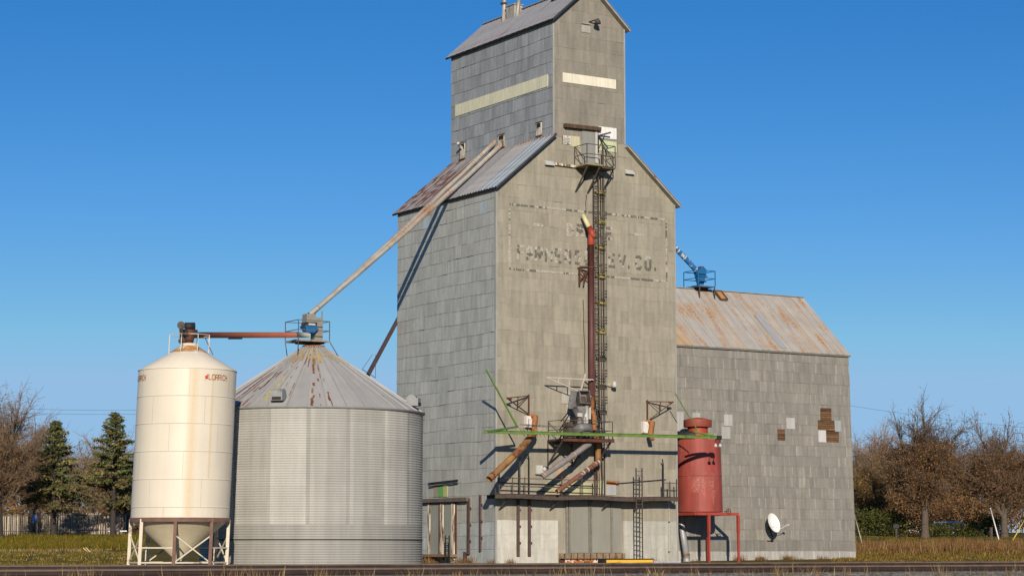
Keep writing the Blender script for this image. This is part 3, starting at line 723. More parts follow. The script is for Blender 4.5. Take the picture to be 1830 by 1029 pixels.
a=roof_y(924,29)
t=thing('roof_stack',a,'short stub pipe on the top roof right of the square hatch box','stack pipe')
q=MB(); q.tube([a-Vector((0,0,.2)),a+Vector((.15,0,1.2))],.12,12); q.build('pipe',SPOUTG,t); q=MB(); q.tube([a+Vector((.15,0,1.13)),a+Vector((.15,0,1.2))],.155,12); q.build('cap',TRIMG,t)
# gable flood lamp
a=Fp(1052,40); t=thing('flood_lamp',a,'small dark lamp on a bent arm high on the top gable','lamp')
q=MB(); q.bar(a,a+Vector((.35,-.5,.12)),.06); q.build('arm',STEELB,t); q=MB(); q.lathe([(.05,.16),(.16,.04),(.2,-.16),(.0,-.16)],a+Vector((.3,-.5,0)),12); q.build('lamp_shade',STEELD,t)
# ------------------------------------------------------------------ top platform
TPZ=Fp(1037,299).z; xa=Fp(1037,299).x; 
t=thing('access_platform',(xa+.8,-.5,TPZ),'small timber-decked platform with bent railings below the high loading door','platform')
xp0=Fp(1034,297,.5).x; xp1=xp0+1.5
q=MB(); q.corners((xp0,-1.35,TPZ-.07),(xp1-.35,-.05,TPZ)); q.build('deck',mat('deck_timber',(.30,.23,.11),.85,0,.25,4),t)
q=MB(); q.corners((xp1-.3,-1.0,TPZ-.12),(xp1+.75,-.05,TPZ-.05)); q.build('deck',STEELD,t)
for xx in (xp0+.15,xp1-.5):
    q=MB(); q.bar((xx,-1.25,TPZ-.08),(xx-.05,-.03,TPZ-1.5),.07); q.build('brace',STEELD,t)
q=MB(); q.bar((xp1+.65,-.95,TPZ-.1),(xp1+.6,-.03,TPZ-1.2),.06); q.build('brace',STEELB,t)
q=MB(); q.poly([(xp0+.15,-1.1,TPZ-.08),(xp1-.5,-1.1,TPZ-.08),(xp1-.7,-.05,TPZ-.75),(xp0+.6,-.05,TPZ-.75)]);  q.build('gusset_plate',STEELB,t)
railing([(xp0+.03,-.05),(xp0+.03,-1.33),(xp1-.4,-1.33)],TPZ,1.15,STEELD,t,w_=.04)
railing([(xp1-.1,-1.0),(xp1+.75,-1.0),(xp1+.75,-.05)],TPZ-.05,1.3,STEELD,t,w_=.04)
q=MB(); q.bar((xp0+.03,-.2,TPZ+1.05),(xp0+.03,-1.2,TPZ+.1),.035); q.bar((xp1+.0,-1.0,TPZ+1.2),(xp1+.7,-1.0,TPZ+.1),.03); q.build('brace',STEELD,t)
A=Fp(1068,243); t=thing('swing_davit',A,'dark steel swing arm bracket beside the high loading door','bracket')
q=MB(); q.bar(A+Vector((0,-.06,.05)),A+Vector((0,-.06,-1.0)),.06); q.build('post',STEELB,t)
tip=Fp(1092,237,.5); q=MB(); q.bar(A+Vector((0,-.06,0)),tip,.08); q.build('arm',STEELB,t)
q=MB(); q.bar(A+Vector((0,-.06,-.85)),A+(tip-A)*.55,.045); q.build('brace',STEELB,t)
q=MB(); q.bar(A+Vector((0.02,-.08,0)),Fp(1087,266,.6),.07); q.build('arm',STEELB,t)
# ------------------------------------------------------------------ caged ladder
LX=Fp(1066,500,.35).x; lz0=Fp(1066,772,.35).z; lz1=TPZ
t=thing('caged_ladder',(LX,-.35,lz0),'tall rusty caged ladder climbing the front wall to the high platform','ladder')
ladder(LX,-.35,lz0,lz1,.34,STEELD,t,sp=.30,w_=.045)
z=lz1-1.15; k=0
while z>lz0+.6:
    q=MB(); pts=[(LX+.17+.0+.32*math.sin(a)-.17+.15,-.37-.36*(1-math.cos(a))/1.0*1.0,z) for a in ()]
    pts=[Vector((LX+.08+.34*math.sin(R_(a)),-.70-.36*math.cos(R_(a))*1.0+.0,z)) for a in range(-140,141,28)]
    for a,b_ in zip(pts,pts[1:]): q.bar(a,b_,.02,.035)
    q.build('cage_hoop',STEELD,t); z-=1.2 if k%3==2 else .17; k+=1
for ang in (-80,80):
    a=R_(ang); x=LX+.08+.34*math.sin(a); y=-.70-.36*math.cos(a); q=MB(); q.bar((x,y,lz0+.8),(x,y,lz1-1.1),.022); q.build('cage_strip',STEELD,t)
t=thing('conduit_run',(LX+.45,-.12,lz0),'bundle of thin vertical conduits clamped beside the caged ladder','conduit')
for dx,y,r,mm in ((.50,-.10,.035,STEELD),(.62,-.16,.03,STEELB),(.76,-.10,.022,SPOUTG),(.30,-.12,.03,SPOUTR)):
    q=MB(); q.tube([(LX+dx,y,Fp(1066,885,.3).z),(LX+dx,y,TPZ-.4)],r,6); q.build('conduit',mm,t)
for py in (345,397,442,493,541,592,640,690,735):
    z=Fp(1075,py).z; q=MB(); q.bar((LX+.1,-.13,z),(LX+.85,-.13,z),.05,.10); q.bar((LX+.2,-.18,z-.10),(LX+.8,-.18,z-.10),.04,.05); q.bar((LX+.3,-.2,z+.07),(LX+.72,-.2,z+.07),.04,.05); q.build('clamp',YELCL if py in(345,397,442,493,541,592) else STEELD,t)
# ------------------------------------------------------------------ red vertical pipe
px_=Fp(1057,560,.6); X0=px_.x
t=thing('vertical_pipe',(X0,-.6,Fp(1057,705,.6).z),'dull red vertical grain pipe with bright red elbow and cream top','pipe')
zt=Fp(1057,437,.6).z
q=MB(); q.tube([(X0,-.6,Fp(1057,706,.6).z),(X0,-.6,zt)],.165,16); q.build('pipe',REDPIPE,t)
q=MB(); q.tube([(X0,-.6,zt),(X0,-.6,zt+.62),(X0+.02,-.6,zt+.9)],.17,16,); q.build('elbow',REDBR,t)
a=Fp(1061,423,.75); b_=Fp(1052,405,.65); q=MB(); q.tube([a,b_],.17,16); q.build('cap_elbow',REDBR,t)
c=Fp(1041.5,384,.35); q=MB(); q.tube([b_+(a-b_)*.1,c],.135,16); q.build('upper_spout',CREAMP,t)
q=MB(); q.tube([(X0,-.6,zt-.02),(X0,-.6,zt+.06)],.20,16); q.build('flange',REDBR,t)
q=MB(); q.tube([(X0,-.6,Fp(1057,479,.6).z),(X0,-.6,Fp(1057,476,.6).z)],.20,16); q.build('flange',REDPIPE,t)
q=MB(); zb_=Fp(1057,742,.6).z; q.tube([(X0+.05,-.6,Fp(1057,770,.6).z),(X0+.03,-.6,Fp(1057,706,.6).z)],.13,14); q.build('lower_pipe',ORANGE,t)
q=MB(); q.tube([(X0+.03,-.6,Fp(1057,735,.6).z),(X0+.03,-.6,Fp(1057,728,.6).z)],.17,14); q.build('flange',RUSTB,t)
# pipe bracket
A=Fp(1057,477,.55); zt_=A.z; xl=Fp(1036,477,.3).x
t=thing('pipe_bracket',(xl,-.05,zt_-1),'brown angle-iron bracket holding the red pipe on its left','bracket')
q=MB(); q.bar((xl,-.3,zt_),(X0+.2,-.72,zt_),.08); q.bar((xl,-.05,zt_-.05),(X0+.1,-.5,zt_-.05),.06); q.build('top_bar',RUSTB,t)
q=MB(); q.bar((xl,-.3,zt_),(xl,-.3,zt_-1.05),.08); q.build('leg',RUSTB,t)
q=MB(); q.bar((xl+.38,-.25,zt_-.3),(xl+.34,-.2,zt_-1.1),.07); q.build('leg',RUSTB,t)
q=MB(); q.bar((xl,-.3,zt_-.15),(xl+.6,-.35,zt_-.75),.06); q.bar((xl+.62,-.35,zt_-.15),(xl+.05,-.3,zt_-.75),.06); q.bar((X0-.1,-.5,zt_),(xl+.38,-.25,zt_-.8),.06); q.build('brace',RUSTB,t)
# ------------------------------------------------------------------ pale swing gantry over the distributor
g=.95
A=Fp(976,674,g);B=Fp(1060,675.5,g);C_=Fp(1056,708,g)
t=thing('swing_gantry',B,'thin pale metal triangular jib frame fixed across the red pipe','bracket')
PALE=mat('pale_pinkish_steel',(.50,.42,.36),.6,0,.15,5)
q=MB(); q.bar(A,Vector((B.x,B.y,A.z)),.055); q.build('top_bar',PALE,t)
q=MB(); q.bar(A,C_,.05); q.build('diagonal',PALE,t)
for px in (998,1017):
    a=Fp(px,674.5,g); a.z=A.z; k=(a.x-A.x)/(C_.x-A.x); q=MB(); q.bar(a,A+(C_-A)*k,.045); q.build('upright',PALE,t)
q=MB(); q.bar(Fp(1046,668,g),Fp(1034,712,g),.07); q.build('stay',PALE,t)
q=MB(); q.bar((B.x,-.05,A.z),(B.x,-g,A.z),.06); q.bar((C_.x,-.05,C_.z),C_,.06); q.build('wall_arm',PALE,t)
# ------------------------------------------------------------------ green beam
p=2.1
A=Fp(865,771,p);B=Fp(1281,781,p); zb_=(A.z+B.z)/2
t=thing('green_boom',Vector((6,-p,zb_)),'long green steel boom hung horizontally across the front wall','boom')
q=MB(); q.bar((A.x,-p,A.z),(B.x,-p,B.z),.05,.15); q.bar((A.x,-p,A.z+.08),(B.x,-p,B.z+.08),.13,.02); q.bar((A.x,-p,A.z-.08),(B.x,-p,B.z-.08),.13,.02); q.build('beam',GREENP,t)
a=Fp(871,771,p);b_=Fp(926,762,p+.15); q=MB(); q.bar(a,b_,.09,.12); q.build('side_arm',GREEND,t)
q=MB(); q.bar(Fp(869,660,p),Fp(925,763,p),.08,.08,); q.build('mast',GREENP,t)
q=MB(); q.bar(Fp(1207,703,p),Fp(1246,768,p),.045); q.build('mast',GREENP,t)
q=MB(); q.bar(Fp(1240,771,p),Fp(1274,778,p),.16,.10); q.build('side_arm',GREENP,t)
a=Fp(1288,783,p); q=MB(); q.corners((B.x-.02,-p-.12,B.z-.14),(B.x+.28,-p+.12,B.z+.10)); q.build('end_block',STEELB,t)
for px in (1279,1287):
    a=Fp(px,796,p); q=MB(); q.tube([a+Vector((0,0,.35)),a+Vector((0,0,.12))],.02,6); q.build('lamp_cord',STEELB,t); q=MB(); q.lathe([(.02,.14),(.07,.08),(.11,0),(.10,-.07),(.0,-.10)],a,12); q.build('lamp',LIGHTM,t)
for px in (1042,1078):
    a=Fp(px,776,p); q=MB(); q.bar((a.x,-p,a.z-.08),(a.x,-1.7,a.z-.08),.07); q.build('hanger',GREEND,t)
# ------------------------------------------------------------------ wall brackets left and right
for px,ppx,lab in (((945,707,740),906,'dark triangular swing bracket above the left rusty chute'),((1157,717,752),1203,'dark triangular swing bracket above the right rusty chute')) :
    x,yt,yb=px; A=Fp(x,yt,.12);B=Fp(x,yb,.12); sgn=-1 if ppx<x else 1
    T_=Fp(ppx,yt+ (4 if sgn<0 else 1),.75)
    t=thing('swing_bracket',B,lab,'bracket','swing brackets on the front wall')
    q=MB(); q.bar(A+Vector((0,0,.08)),B-Vector((0,0,.05)),.07); q.build('post',RUSTB,t)
    q=MB(); q.bar(A,T_,.055); q.build('top_bar',RUSTB,t)
    q=MB(); q.bar(B,T_,.055); q.build('diagonal',RUSTB,t)
    m1=A+(T_-A)*.5; m2=B+(T_-B)*.5; q=MB(); q.bar(m1,m2,.04); q.bar(A+(T_-A)*.02,B+(T_-B)*.55,.035); q.build('brace',RUSTB,t)
    q=MB(); q.bar(T_-Vector((.0,0,0)),T_+Vector((-sgn*.3,.0,-.05)),.11,.09); q.build('tip_plate',RUSTB,t)
    for P in (A,B): q=MB(); q.bar(P,Vector((P.x,-.03,P.z)),.09); q.build('hinge',STEELD,t)
# ------------------------------------------------------------------ wall chutes and long spouts
def chute(ax,ay,bx,by,lab):
    A=Fp(ax,ay); t=thing('wall_chute',A,lab,'chute','chutes on the front wall')
    q=MB(); a=Fp(ax-7,ay-9);b_=Fp(ax+7,ay+12); q.corners((a.x,-.28,b_.z),(b_.x,-.03,a.z)); q.build('mounting_box',mat('flaking_white_'+str(ax),(.66,.62,.57),.8,0,.12,4,rust=.2,rustcol=(.3,.13,.06),rs=(3,3)),t)
    P=Fp(bx,by,.85); w_=.30
    s=Vector((A.x+.12,-.25,A.z+.25)); q=MB(); q.tube([s+Vector((0,.1,.05)),s+Vector((.08,-.25,-.05)),P+Vector((-.05,.1,.35)),P],[.13,.165,.16,.14],10); q.build('scoop',ORANGE,t)
    return P
PL=chute(943,752,958,775,'white and orange wall chute feeding the long rusty left spout')
PR=chute(1152,762,1166,786,'white and orange wall chute by itself right of the caged ladder')
def spout(name,pts,r,m,lab,collars=(),n=16,grp=None,cm=None):
    L=[Vector(x) for x in pts]; t=thing(name,L[-1],lab,'grain spout',grp)
    q=MB(); q.tube(L,r,n,caps=False); rr=[x*.9 for x in r] if isinstance(r,list) else r*.9; q.tube(L,rr,n,caps=False); q.tube([L[0]+(L[1]-L[0])*.01,L[0]+(L[1]-L[0])*.011],r if not isinstance(r,list) else r[0],n); q.build('pipe',m,t)
    R0=r if not isinstance(r,list) else max(r)
    tot=L[-1]-L[0]
    for c in collars:
        if len(L)==2: P=L[0]+tot*c; d=tot.normalized()
        else:
            i=0; P=L[0]+tot*c
            lens=[(L[j+1]-L[j]).length for j in range(len(L)-1)]; T_=sum(lens)*c
            for j,le in enumerate(lens):
                if T_<=le: P=L[j]+(L[j+1]-L[j])*(T_/le); d=(L[j+1]-L[j]).normalized(); break
                T_-=le
        q=MB(); q.tube([P-d*.05,P+d*.05],R0*1.07,n); q.build('collar',cm or m,t)
    return t
spout('grain_spout',[Fp(956,771,1.0),Fp(930,803,1.75),Fp(874,856,2.45)],[.20,.195,.19],SPOUTR,'long rusty orange spout slanting down from the left wall chute','' and () or (.02,.33,.93),grp='short spouts on the front wall',cm=SPOUTR)
t=spout('grain_spout',[Fp(1053,792,1.35),Fp(1025,813,1.75),Fp(968,852,2.25)],[.18,.165,.16],SPOUTN,'grey slanting spout below the central distributor, ending over the catwalk',(.03,.36,.97),grp='short spouts on the front wall',cm=SPOUTG)
t=spout('grain_spout',[Fp(1069,776,.8),Fp(1069,822,.8)],.17,SPOUTR,'short vertical orange-brown pipe under the distributor platform',(.1,.55),cm=ORANGE,grp='short spouts on the front wall')
t=spout('grain_spout',[Fp(1072,823,.8),Fp(1040,846,1.1),Fp(995,878,1.5)],[.145,.135,.13],SPOUTW,'reddish brown and white spout slanting down to the catwalk deck',(.05,.12,.2,.3,.4),grp='short spouts on the front wall',cm=mat('white_worn',(.5,.44,.4),.7,0,.2,5,rust=.3))
# ------------------------------------------------------------------ distributor on its platform
p0,p1=.15,1.75
A=Fp(1006,783,p1);B=Fp(1082,784,p1-.6); zP=A.z; xL=A.x; xR=Fp(1084,784,1.0).x
t=thing('distributor',((xL+xR)/2,-1,zP),'grey grain distributor with drum and open hoods on a dark bracketed platform','distributor')
q=MB(); q.corners((xL,-p1,zP-.10),(xR,-p0,zP)); q.build('platform',STEELD,t)
q=MB(); q.bar((xL,-p1,zP-.05),(xR,-p1,zP-.05),.08,.2); q.build('edge_beam',RUSTB,t)
for x in (xL+.08,(xL+xR)/2,xR-.15):
    q=MB(); q.bar((x,-p1+.1,zP-.1),(x,-.05,zP-1.45),.08); q.bar((x,-.08,zP-.1),(x,-.08,zP-1.5),.06); q.build('bracket',STEELD,t)
q=MB(); q.bar((xL+.1,-p1+.1,zP-.1),((xL+xR)/2,-.1,zP-1.3),.06); q.bar((xL+.5,-p1+.5,zP-.1),((xL+xR)/2+.2,-.6,zP-1.0),.05); q.build('brace',STEELB,t)
cx_=Fp(1040,765,1.0).x; 
q=MB(); q.lathe([(0,0),(.62,0),(.62,.55),(.55,.62),(.0,.68)],(cx_,-1.0,zP+.28),28); q.build('drum',GREYM,t)
for a in range(0,360,45):
    q=MB(); x=cx_+.5*math.cos(R_(a)); y=-1+.5*math.sin(R_(a)); q.bar((x,y,zP),(x,y,zP+.3),.07); q.build('drum_foot',STEELD,t)
h0=Fp(1040,728,1.0); H=h0.z
# funnel above the drum
q=MB(); q.lathe([(.18,0),(.30,.35),(.38,.8),(.38,.95)],(cx_-.05,-1.0,zP+.95),4,a0=R_(20),a1=R_(380),smooth=False); q.build('funnel',GREYM,t)
def hood(c,w_,d_,h_,tilt,yaw,m,name):
    rot=Matrix.Rotation(yaw,3,'Z')@Matrix.Rotation(tilt,3,'X'); q=MB(); th=.035
    for cc,s in (((0,0,-h_/2),(w_,d_,th)),((-w_/2,0,0),(th,d_-.01,h_)),((w_/2,0,0),(th,d_-.01,h_)),((0,d_/2,0),(w_-.08,th,h_-.08)),((0,0,h_/2),(w_+.08,d_,th))): q.box(Vector(c)+rot@Vector(cc),s,rot)
    return q.build(name,m,t)
hood(Fp(1043,712,1.2),.62,.55,.75,R_(-18),R_(-12),GREYM,'inspection_hood')
hood(Fp(1026,715,.8),.5,.4,1.0,R_(10),R_(35),GREYM,'inspection_hood')
q=MB(); a=Fp(1043,716,1.3); q.box(a+Vector((0,.1,0)),(.5,.03,.55),Matrix.Rotation(R_(-18),3,'X')); q.build('hood_panel',WOODD,t)
q=MB(); q.tube([Fp(1026,728,1.1),Fp(1034,745,1.25),Fp(1038,758,1.2)],[.2,.15,.22],10); q.build('side_chute',GREYM,t)
q=MB(); q.tube([Fp(1048,722,1.2),Fp(1047,742,1.2),Fp(1046,757,1.2)],[.10,.16,.1],10); q.build('gate_pipe',LIGHTM,t)
q=MB(); q.box(Fp(1036,741,1.45),(.3,.12,.22)); q.box(Fp(1048,752,1.35),(.15,.15,.5)); q.box(Fp(1052,738,1.0),(.12,.3,.7)); q.build('gearbox',LIGHTM,t)
q=MB(); q.box(Fp(1030,752,.9),(.55,.5,.4)); q.box(Fp(1045,748,.7),(.5,.4,1.0)); q.build('drive_housing',STEELB,t)
q=MB(); q.tube([Fp(1062,770,1.4),Fp(1062,744,1.2),Fp(1056,728,.9)],.13,12); q.build('feed_pipe',ORANGE,t)
railing([(xL+.05,-.2),(xL+.05,-p1),(xR-.1,-p1),(xR-.1,-.3)],zP,1.05,STEELD,t,w_=.035)
q=MB()
for k in range(7): q.bar((xL+.9+k*.22,-p1+.3,zP),(xL+.9+k*.22,-p1+.3,zP+.25),.05)
q.build('gate_levers',STEELB,t)
for (pa,pb,lb) in (((1048,348),(1046,385),'short dark cable on the wall above the cream pipe end'),((1042,535),(1046,668),'thin sagging cable on the wall left of the red pipe'),((1062,600),(1064,700),'thin cable tied behind the red pipe')):
    A=Fp(*pa,.07);B=Fp(*pb,.07); q=MB(); pts=[A+(B-A)*k/6+Vector((.03*math.sin(k*2),0,0)) for k in range(7)]; q.tube(pts,.018,5); tag(q.build('wall_cable',STEELB,None,B),lb,'cable','cables on the front wall')
q=MB()
for (x0,z0,x1,z1) in ((xL+.3,1.0,cx_-.3,1.9),(xL+.1,.3,cx_-.4,1.1),(xR-.3,1.0,cx_+.4,2.2),(cx_-.2,.9,cx_+.5,2.4),(xR-.5,0,xR-.5,2.6),(xR-.25,0,xR-.2,2.0)): q.bar((x0,-1.1,zP+z0),(x1,-.5,zP+z1),.05)
q.build('support_bars',STEELB,t)
q=MB(); q.box((cx_-.65,-.7,zP+.55),(.5,.5,.9)); q.build('side_box',STEELD,t)
q=MB(); q.box((cx_+.85,-.6,zP+.5),(.35,.4,.8)); q.build('side_box',STEELD,t)
# TV aerial lying left of the distributor
A=Fp(931,756,.9);B=Fp(1012,763,.9)
t=thing('aerial',B,'old multi-element television aerial poking left from the distributor','aerial')
ALU=mat('dull_aluminium',(.13,.12,.11),.5,.3,.1,5)
q=MB(); q.bar(Fp(938,758,.9),B,.035); q.build('boom',ALU,t)
for px in (934,940,946,952,958,964,972,982,992):
    c=Fp(px,757.5+(px-934)*.08,.9); L=.42-(px-934)*.003; q=MB(); q.bar(c+Vector((.25*L,L,.03)),c-Vector((-.1*L,L,.12)),.022); q.build('element',ALU,t)
q=MB(); q.bar(Fp(945,748,.9),Fp(945,766,.9),.03); q.build('mast',ALU,t)
# ------------------------------------------------------------------ lamps, boxes
A=Fp(1089,687,.1); t=thing('wall_lamp',A,'white barn lamp on a short arm right of the caged ladder','lamp')
q=MB(); q.bar(Fp(1076,687,.1),A+Vector((0,-.25,.0)),.05); q.build('arm',YELCL,t); q=MB(); q.lathe([(.0,.2),(.08,.2),(.13,.1),(.17,-.12),(.13,-.16),(0,-.16)],A+Vector((.15,-.3,-.02)),14); q.build('lamp_head',LIGHTM,t)
A=Fp(996,791,.05); t=thing('wall_lamp',A,'small dark flood lamp on the wall left of the grey spout','lamp')
q=MB(); q.box(A+Vector((0,-.12,0)),(.36,.2,.2),Matrix.Rotation(.4,3,'X')); q.build('lamp_head',STEELD,t); q=MB(); q.box(A+Vector((-.15,-.15,-.16)),(.22,.12,.12)); q.build('sensor',LIGHTM,t)
A=Fp(960,839); t=thing('electrical_box',A,'pale grey electrical box on the front wall above the catwalk','electrical box')
q=MB(); a=Fp(955,831);b_=Fp(966.5,847); q.corners((a.x,-.22,b_.z),(b_.x,-.03,a.z)); q.build('cabinet',LIGHTM,t); q=MB(); q.corners((a.x+.04,-.235,b_.z+.05),(b_.x-.04,-.222,a.z-.05)); q.build('cover',LIGHTM,t)
A=Fp(973,840); t=thing('meter_lamp',A,'round white lamp on a dark square plate beside the electrical box','lamp')
q=MB(); a=Fp(967.5,833);b_=Fp(979,847.5); q.corners((a.x,-.10,b_.z),(b_.x,-.03,a.z)); q.build('back_plate',STEELB,t); q=MB(); q.lathe([(0,.14),(.1,.1),(.14,0),(.1,-.1),(0,-.14)],Fp(973,838,.28),14); q.tube([Fp(972,842,.25),Fp(971,847,.25)],.06,8); q.build('lamp_globe',LIGHTM,t)
# ------------------------------------------------------------------ catwalk
zC=3.78; xa,xb=-.66,11.95
t=thing('catwalk',(6,-.5,zC),'long rusty sagging catwalk with pipe railings across the front wall','catwalk')
q=MB(); N=14
sag=lambda k: .035*math.sin(k*1.1)-.04*(k/14)
for k in range(N):
    x=xa+(xb-xa)*k/N; x2=xa+(xb-xa)*(k+1)/N; z=zC+sag(k); z2=zC+sag(k+1)
    q.bar((x,-1.0,z-.08),(x2,-1.0,z2-.08),.06,.24); q.poly([(x,-1,z),(x2,-1,z2),(x2,-.06,z2),(x,-.06,z)]); q.poly([(x,-1,z-.04),(x,-.06,z-.04),(x2,-.06,z2-.04),(x2,-1,z2-.04)]); q.bar((x,-.12,z-.1),(x2,-.12,z2-.1),.05,.2); q.bar((x,-1,z-.15),(x2,-.1,z2-.15),.04,.06)
q.build('walkway',STEELD,t)
q=MB()
for k in range(N):
    x=xa+(xb-xa)*k/N; x2=xa+(xb-xa)*(k+1)/N; q.bar((x,-1.04,zC+sag(k)+.04),(x2,-1.04,zC+sag(k+1)+.04),.04,.03)
q.build('edge_angle',RUSTB,t)
for x in (xa+.9,xa+4.3,7.2,9.5):
    q=MB(); q.bar((x,-.95,zC-.1),(x-.05,-.05,zC-.8),.06); q.build('bracket',STEELD,t)
zr=Fp(892,849,1.0).z
def cpost(px,ytop,m=STEELD,pp=1.0,w_=.055):
    a=Fp(px,ytop,pp); q=MB(); q.bar((a.x,-pp,zC),(a.x,-pp,a.z),w_); q.build('post',m,t); return a.x
for px,yt in ((892,838),(929,816),(1004,850),(1062,850),(1186,856),(1197,860),(1209,856)): cpost(px,yt)
for px,yt in ((885,868),(916,852),(938,852),(1040,852)): cpost(px,yt,w_=.04)
a=Fp(945,818,.15); q=MB(); q.bar((a.x,-.15,zC),(a.x,-.15,a.z),.07); q.bar((a.x,-.15,a.z),(a.x-.35,-.6,a.z+.25),.06); q.build('tall_post',STEELB,t)
a=Fp(1185,828,.3); q=MB(); q.bar((a.x,-.3,zC),(a.x,-.3,a.z),.06); q.bar((a.x,-.3,a.z),(a.x-.2,-.5,a.z+.25),.055); q.build('tall_post',STEELB,t)
for k,(h,) in enumerate(((.95,),(.5,))):
    q=MB(); x0_=Fp(886 if k else 892,860,1).x; q.bar((x0_,-1.02,zC+h),(Fp(1072,860,1).x,-1.02,zC+h-.05),.04); q.build('handrail',RUSTB if k==0 else STEELD,t)
for k,h in enumerate((.62,.2)):
    q=MB(); q.bar((Fp(892,860,.1).x,-.1,zC+h+.1),(Fp(1060,860,.1).x,-.1,zC+h),.04); q.build('back_rail',STEELB,t)
for h in (.85,.45):
    q=MB(); q.bar((Fp(1184,860,1).x,-1.02,zC+h),(Fp(1212,860,1).x,-1.02,zC+h-.02),.035); q.build('handrail',STEELD,t)
q=MB(); q.bar((Fp(1105,860,.1).x,-.1,Fp(1105,863,.1).z),(Fp(1190,860,.1).x,-.1,Fp(1190,856,.1).z),.035); q.build('back_rail',STEELB,t)
a=Fp(1085,859,.3);b_=Fp(1106,861,.3); q=MB(); q.bar(a,b_,.09); q.build('pipe_stub',ORANGE,t)
for px in (1062,1066,1075):
    q=MB(); A=Fp(px,826,.25);B=Fp(px+1,884,.25); q.tube([A,Vector((A.x+.03,-.3,(A.z+B.z)/2)),B],.045,6); q.build('conduit',STEELD if px!=1062 else RUSTB,t)
# ladders
t=thing('wall_ladder',Fp(1142,998,1.15),'plain dark metal ladder leaning on the catwalk near the right corner','ladder')
a=Fp(1142,836,1.15);b_=Fp(1143,998,1.15); ladder(a.x,-1.15,b_.z,a.z,.42,STEELD,t,sp=.272,w_=.05)
t=thing('side_ladder',Lp(799.5,1005,.6),'short dark ladder standing at the side dock under the doors','ladder')
a=Lp(799.5,956,.6);b_=Lp(799.5,1005,.6); ladder(-.6,a.y,0,a.z,.42,STEELB,t,ax=Vector((0,1,0)),sp=.25,w_=.05)
# thin rod at right corner
t=thing('ground_rod',Fp(1196,1000,.1),'thin pale vertical conduit pipe near the right front corner','pipe')
q=MB(); q.tube([Fp(1196,988,.1),Fp(1195,862,.1)],.022,6); q.build('pipe',LIGHTM,t)
for py in (932,985): q=MB(); q.box(Fp(1196,py,.1),(.12,.06,.05)); q.build('clamp',STEELD,t)
# yellow trough
a=Fp(1070,998,.9);b_=Fp(1154,1006,.9)
t=thing('yellow_trough',((a.x+b_.x)/2,-1.2,0),'long flat bright yellow metal trough on the ground before the doors','trough')
q=MB(); q.corners((a.x,-1.6,.03),(b_.x,-.9,a.z-.02)); q.build('body',YELLOW,t); q=MB(); q.bar((a.x-.03,-1.62,a.z-.01),(b_.x+.03,-1.62,a.z-.01),.05); q.corners((a.x-.05,-1.63,.0),(a.x+.03,-.88,a.z)); q.build('rim',STEELB,t)
a=Fp(1155,1000,.9);b_=Fp(1206,1005,.9); t=thing('concrete_slab',((a.x+b_.x)/2,-1.0,0),'low pale grey concrete slab on the ground right of the yellow trough','concrete slab')
q=MB(); q.corners((a.x+.1,-1.5,-.05),(b_.x,-.6,.12)); q.build('slab',mat('concrete',(.38,.37,.38),.9,0,.15,3,dirt=.15),t)
# ------------------------------------------------------------------ grey bent pipe by the corner
yq=YA-.9
A=on(1213,905,1,yq+.6);B=on(1221,955,1,yq+.3);C_=on(1227,990,1,yq)
t=thing('bent_pipe',(C_.x,C_.y,0),'thick galvanised pipe curving down to the ground behind the red silo legs','pipe')
GP=mat('plain_galvanised',(.33,.335,.33),.5,.25,.12,3); q=MB(); q.tube([A+Vector((-.6,.4,1.0)),A,B,C_],.19,16); q.build('pipe',GP,t)
q=MB(); q.tube([C_+Vector((0,0,.02)),C_-Vector((0,0,.06))],.22,16); q.build('collar',ORANGE,t); q=MB(); q.tube([C_-Vector((0,0,.05)),Vector((C_.x,C_.y,-.05))],[.19,.24],16); q.build('boot',GP,t)
# ------------------------------------------------------------------ red silo
cy_=YA-1.95; sc_=on(1250.5,850,1,cy_); cx0=sc_.x; RS=1.37
zb_=on(1254,914,1,cy_-1.1).z; zt_=on(1250,784,1,cy_-1.1).z; z2=on(1250,742,1,cy_).z
t=thing('red_silo',(cx0,cy_,0),'faded red cylindrical dust silo on a red four-legged stand','silo')
def scol(i,k):
    return (1,1,1)
q=MB(); prof=[(0,zb_),(RS,zb_),(RS,zb_+.04),(RS,(zb_+zt_)/2-.05),(RS,(zb_+zt_)/2-.021),(RS+.012,(zb_+zt_)/2-.02),(RS+.012,(zb_+zt_)/2+.02),(RS,(zb_+zt_)/2+.021),(RS,(zb_+zt_)/2+.05),(RS,zt_-.05),(RS,zt_),(RS,zt_+.001),(0,zt_+.06)]
q.lathe(prof,(cx0,cy_,0),56,colf=scol)
q.shear(-.022,zb_); q.build('shell',SILOR,t)
dx=RGT*(-.022*(zt_-zb_))
q=MB(); zz=on(1250,763,1,cy_).z-.38; q.lathe([(.62,-.5),(.62,.55)],Vector((cx0,cy_,zz))+dx,24); q.build('neck',REDBR,t)
q=MB(); q.lathe([(.0,.38),(.85,.38),(.86,.40),(.86,.80),(.86,.81),(.4,.93),(0,.98)],Vector((cx0,cy_,zz))+dx,28); q.build('cap',mat('silo_cap_red',(.27,.06,.038),.55,0,.15,2),t)
q=MB(); a=Vector((cx0-1.0,cy_-.2,zt_+.25))+dx; q.tube([a+Vector((-.6,.3,0)),a,a+Vector((.5,0,0))],.26,14); q.build('inlet_pipe',STEELB,t)
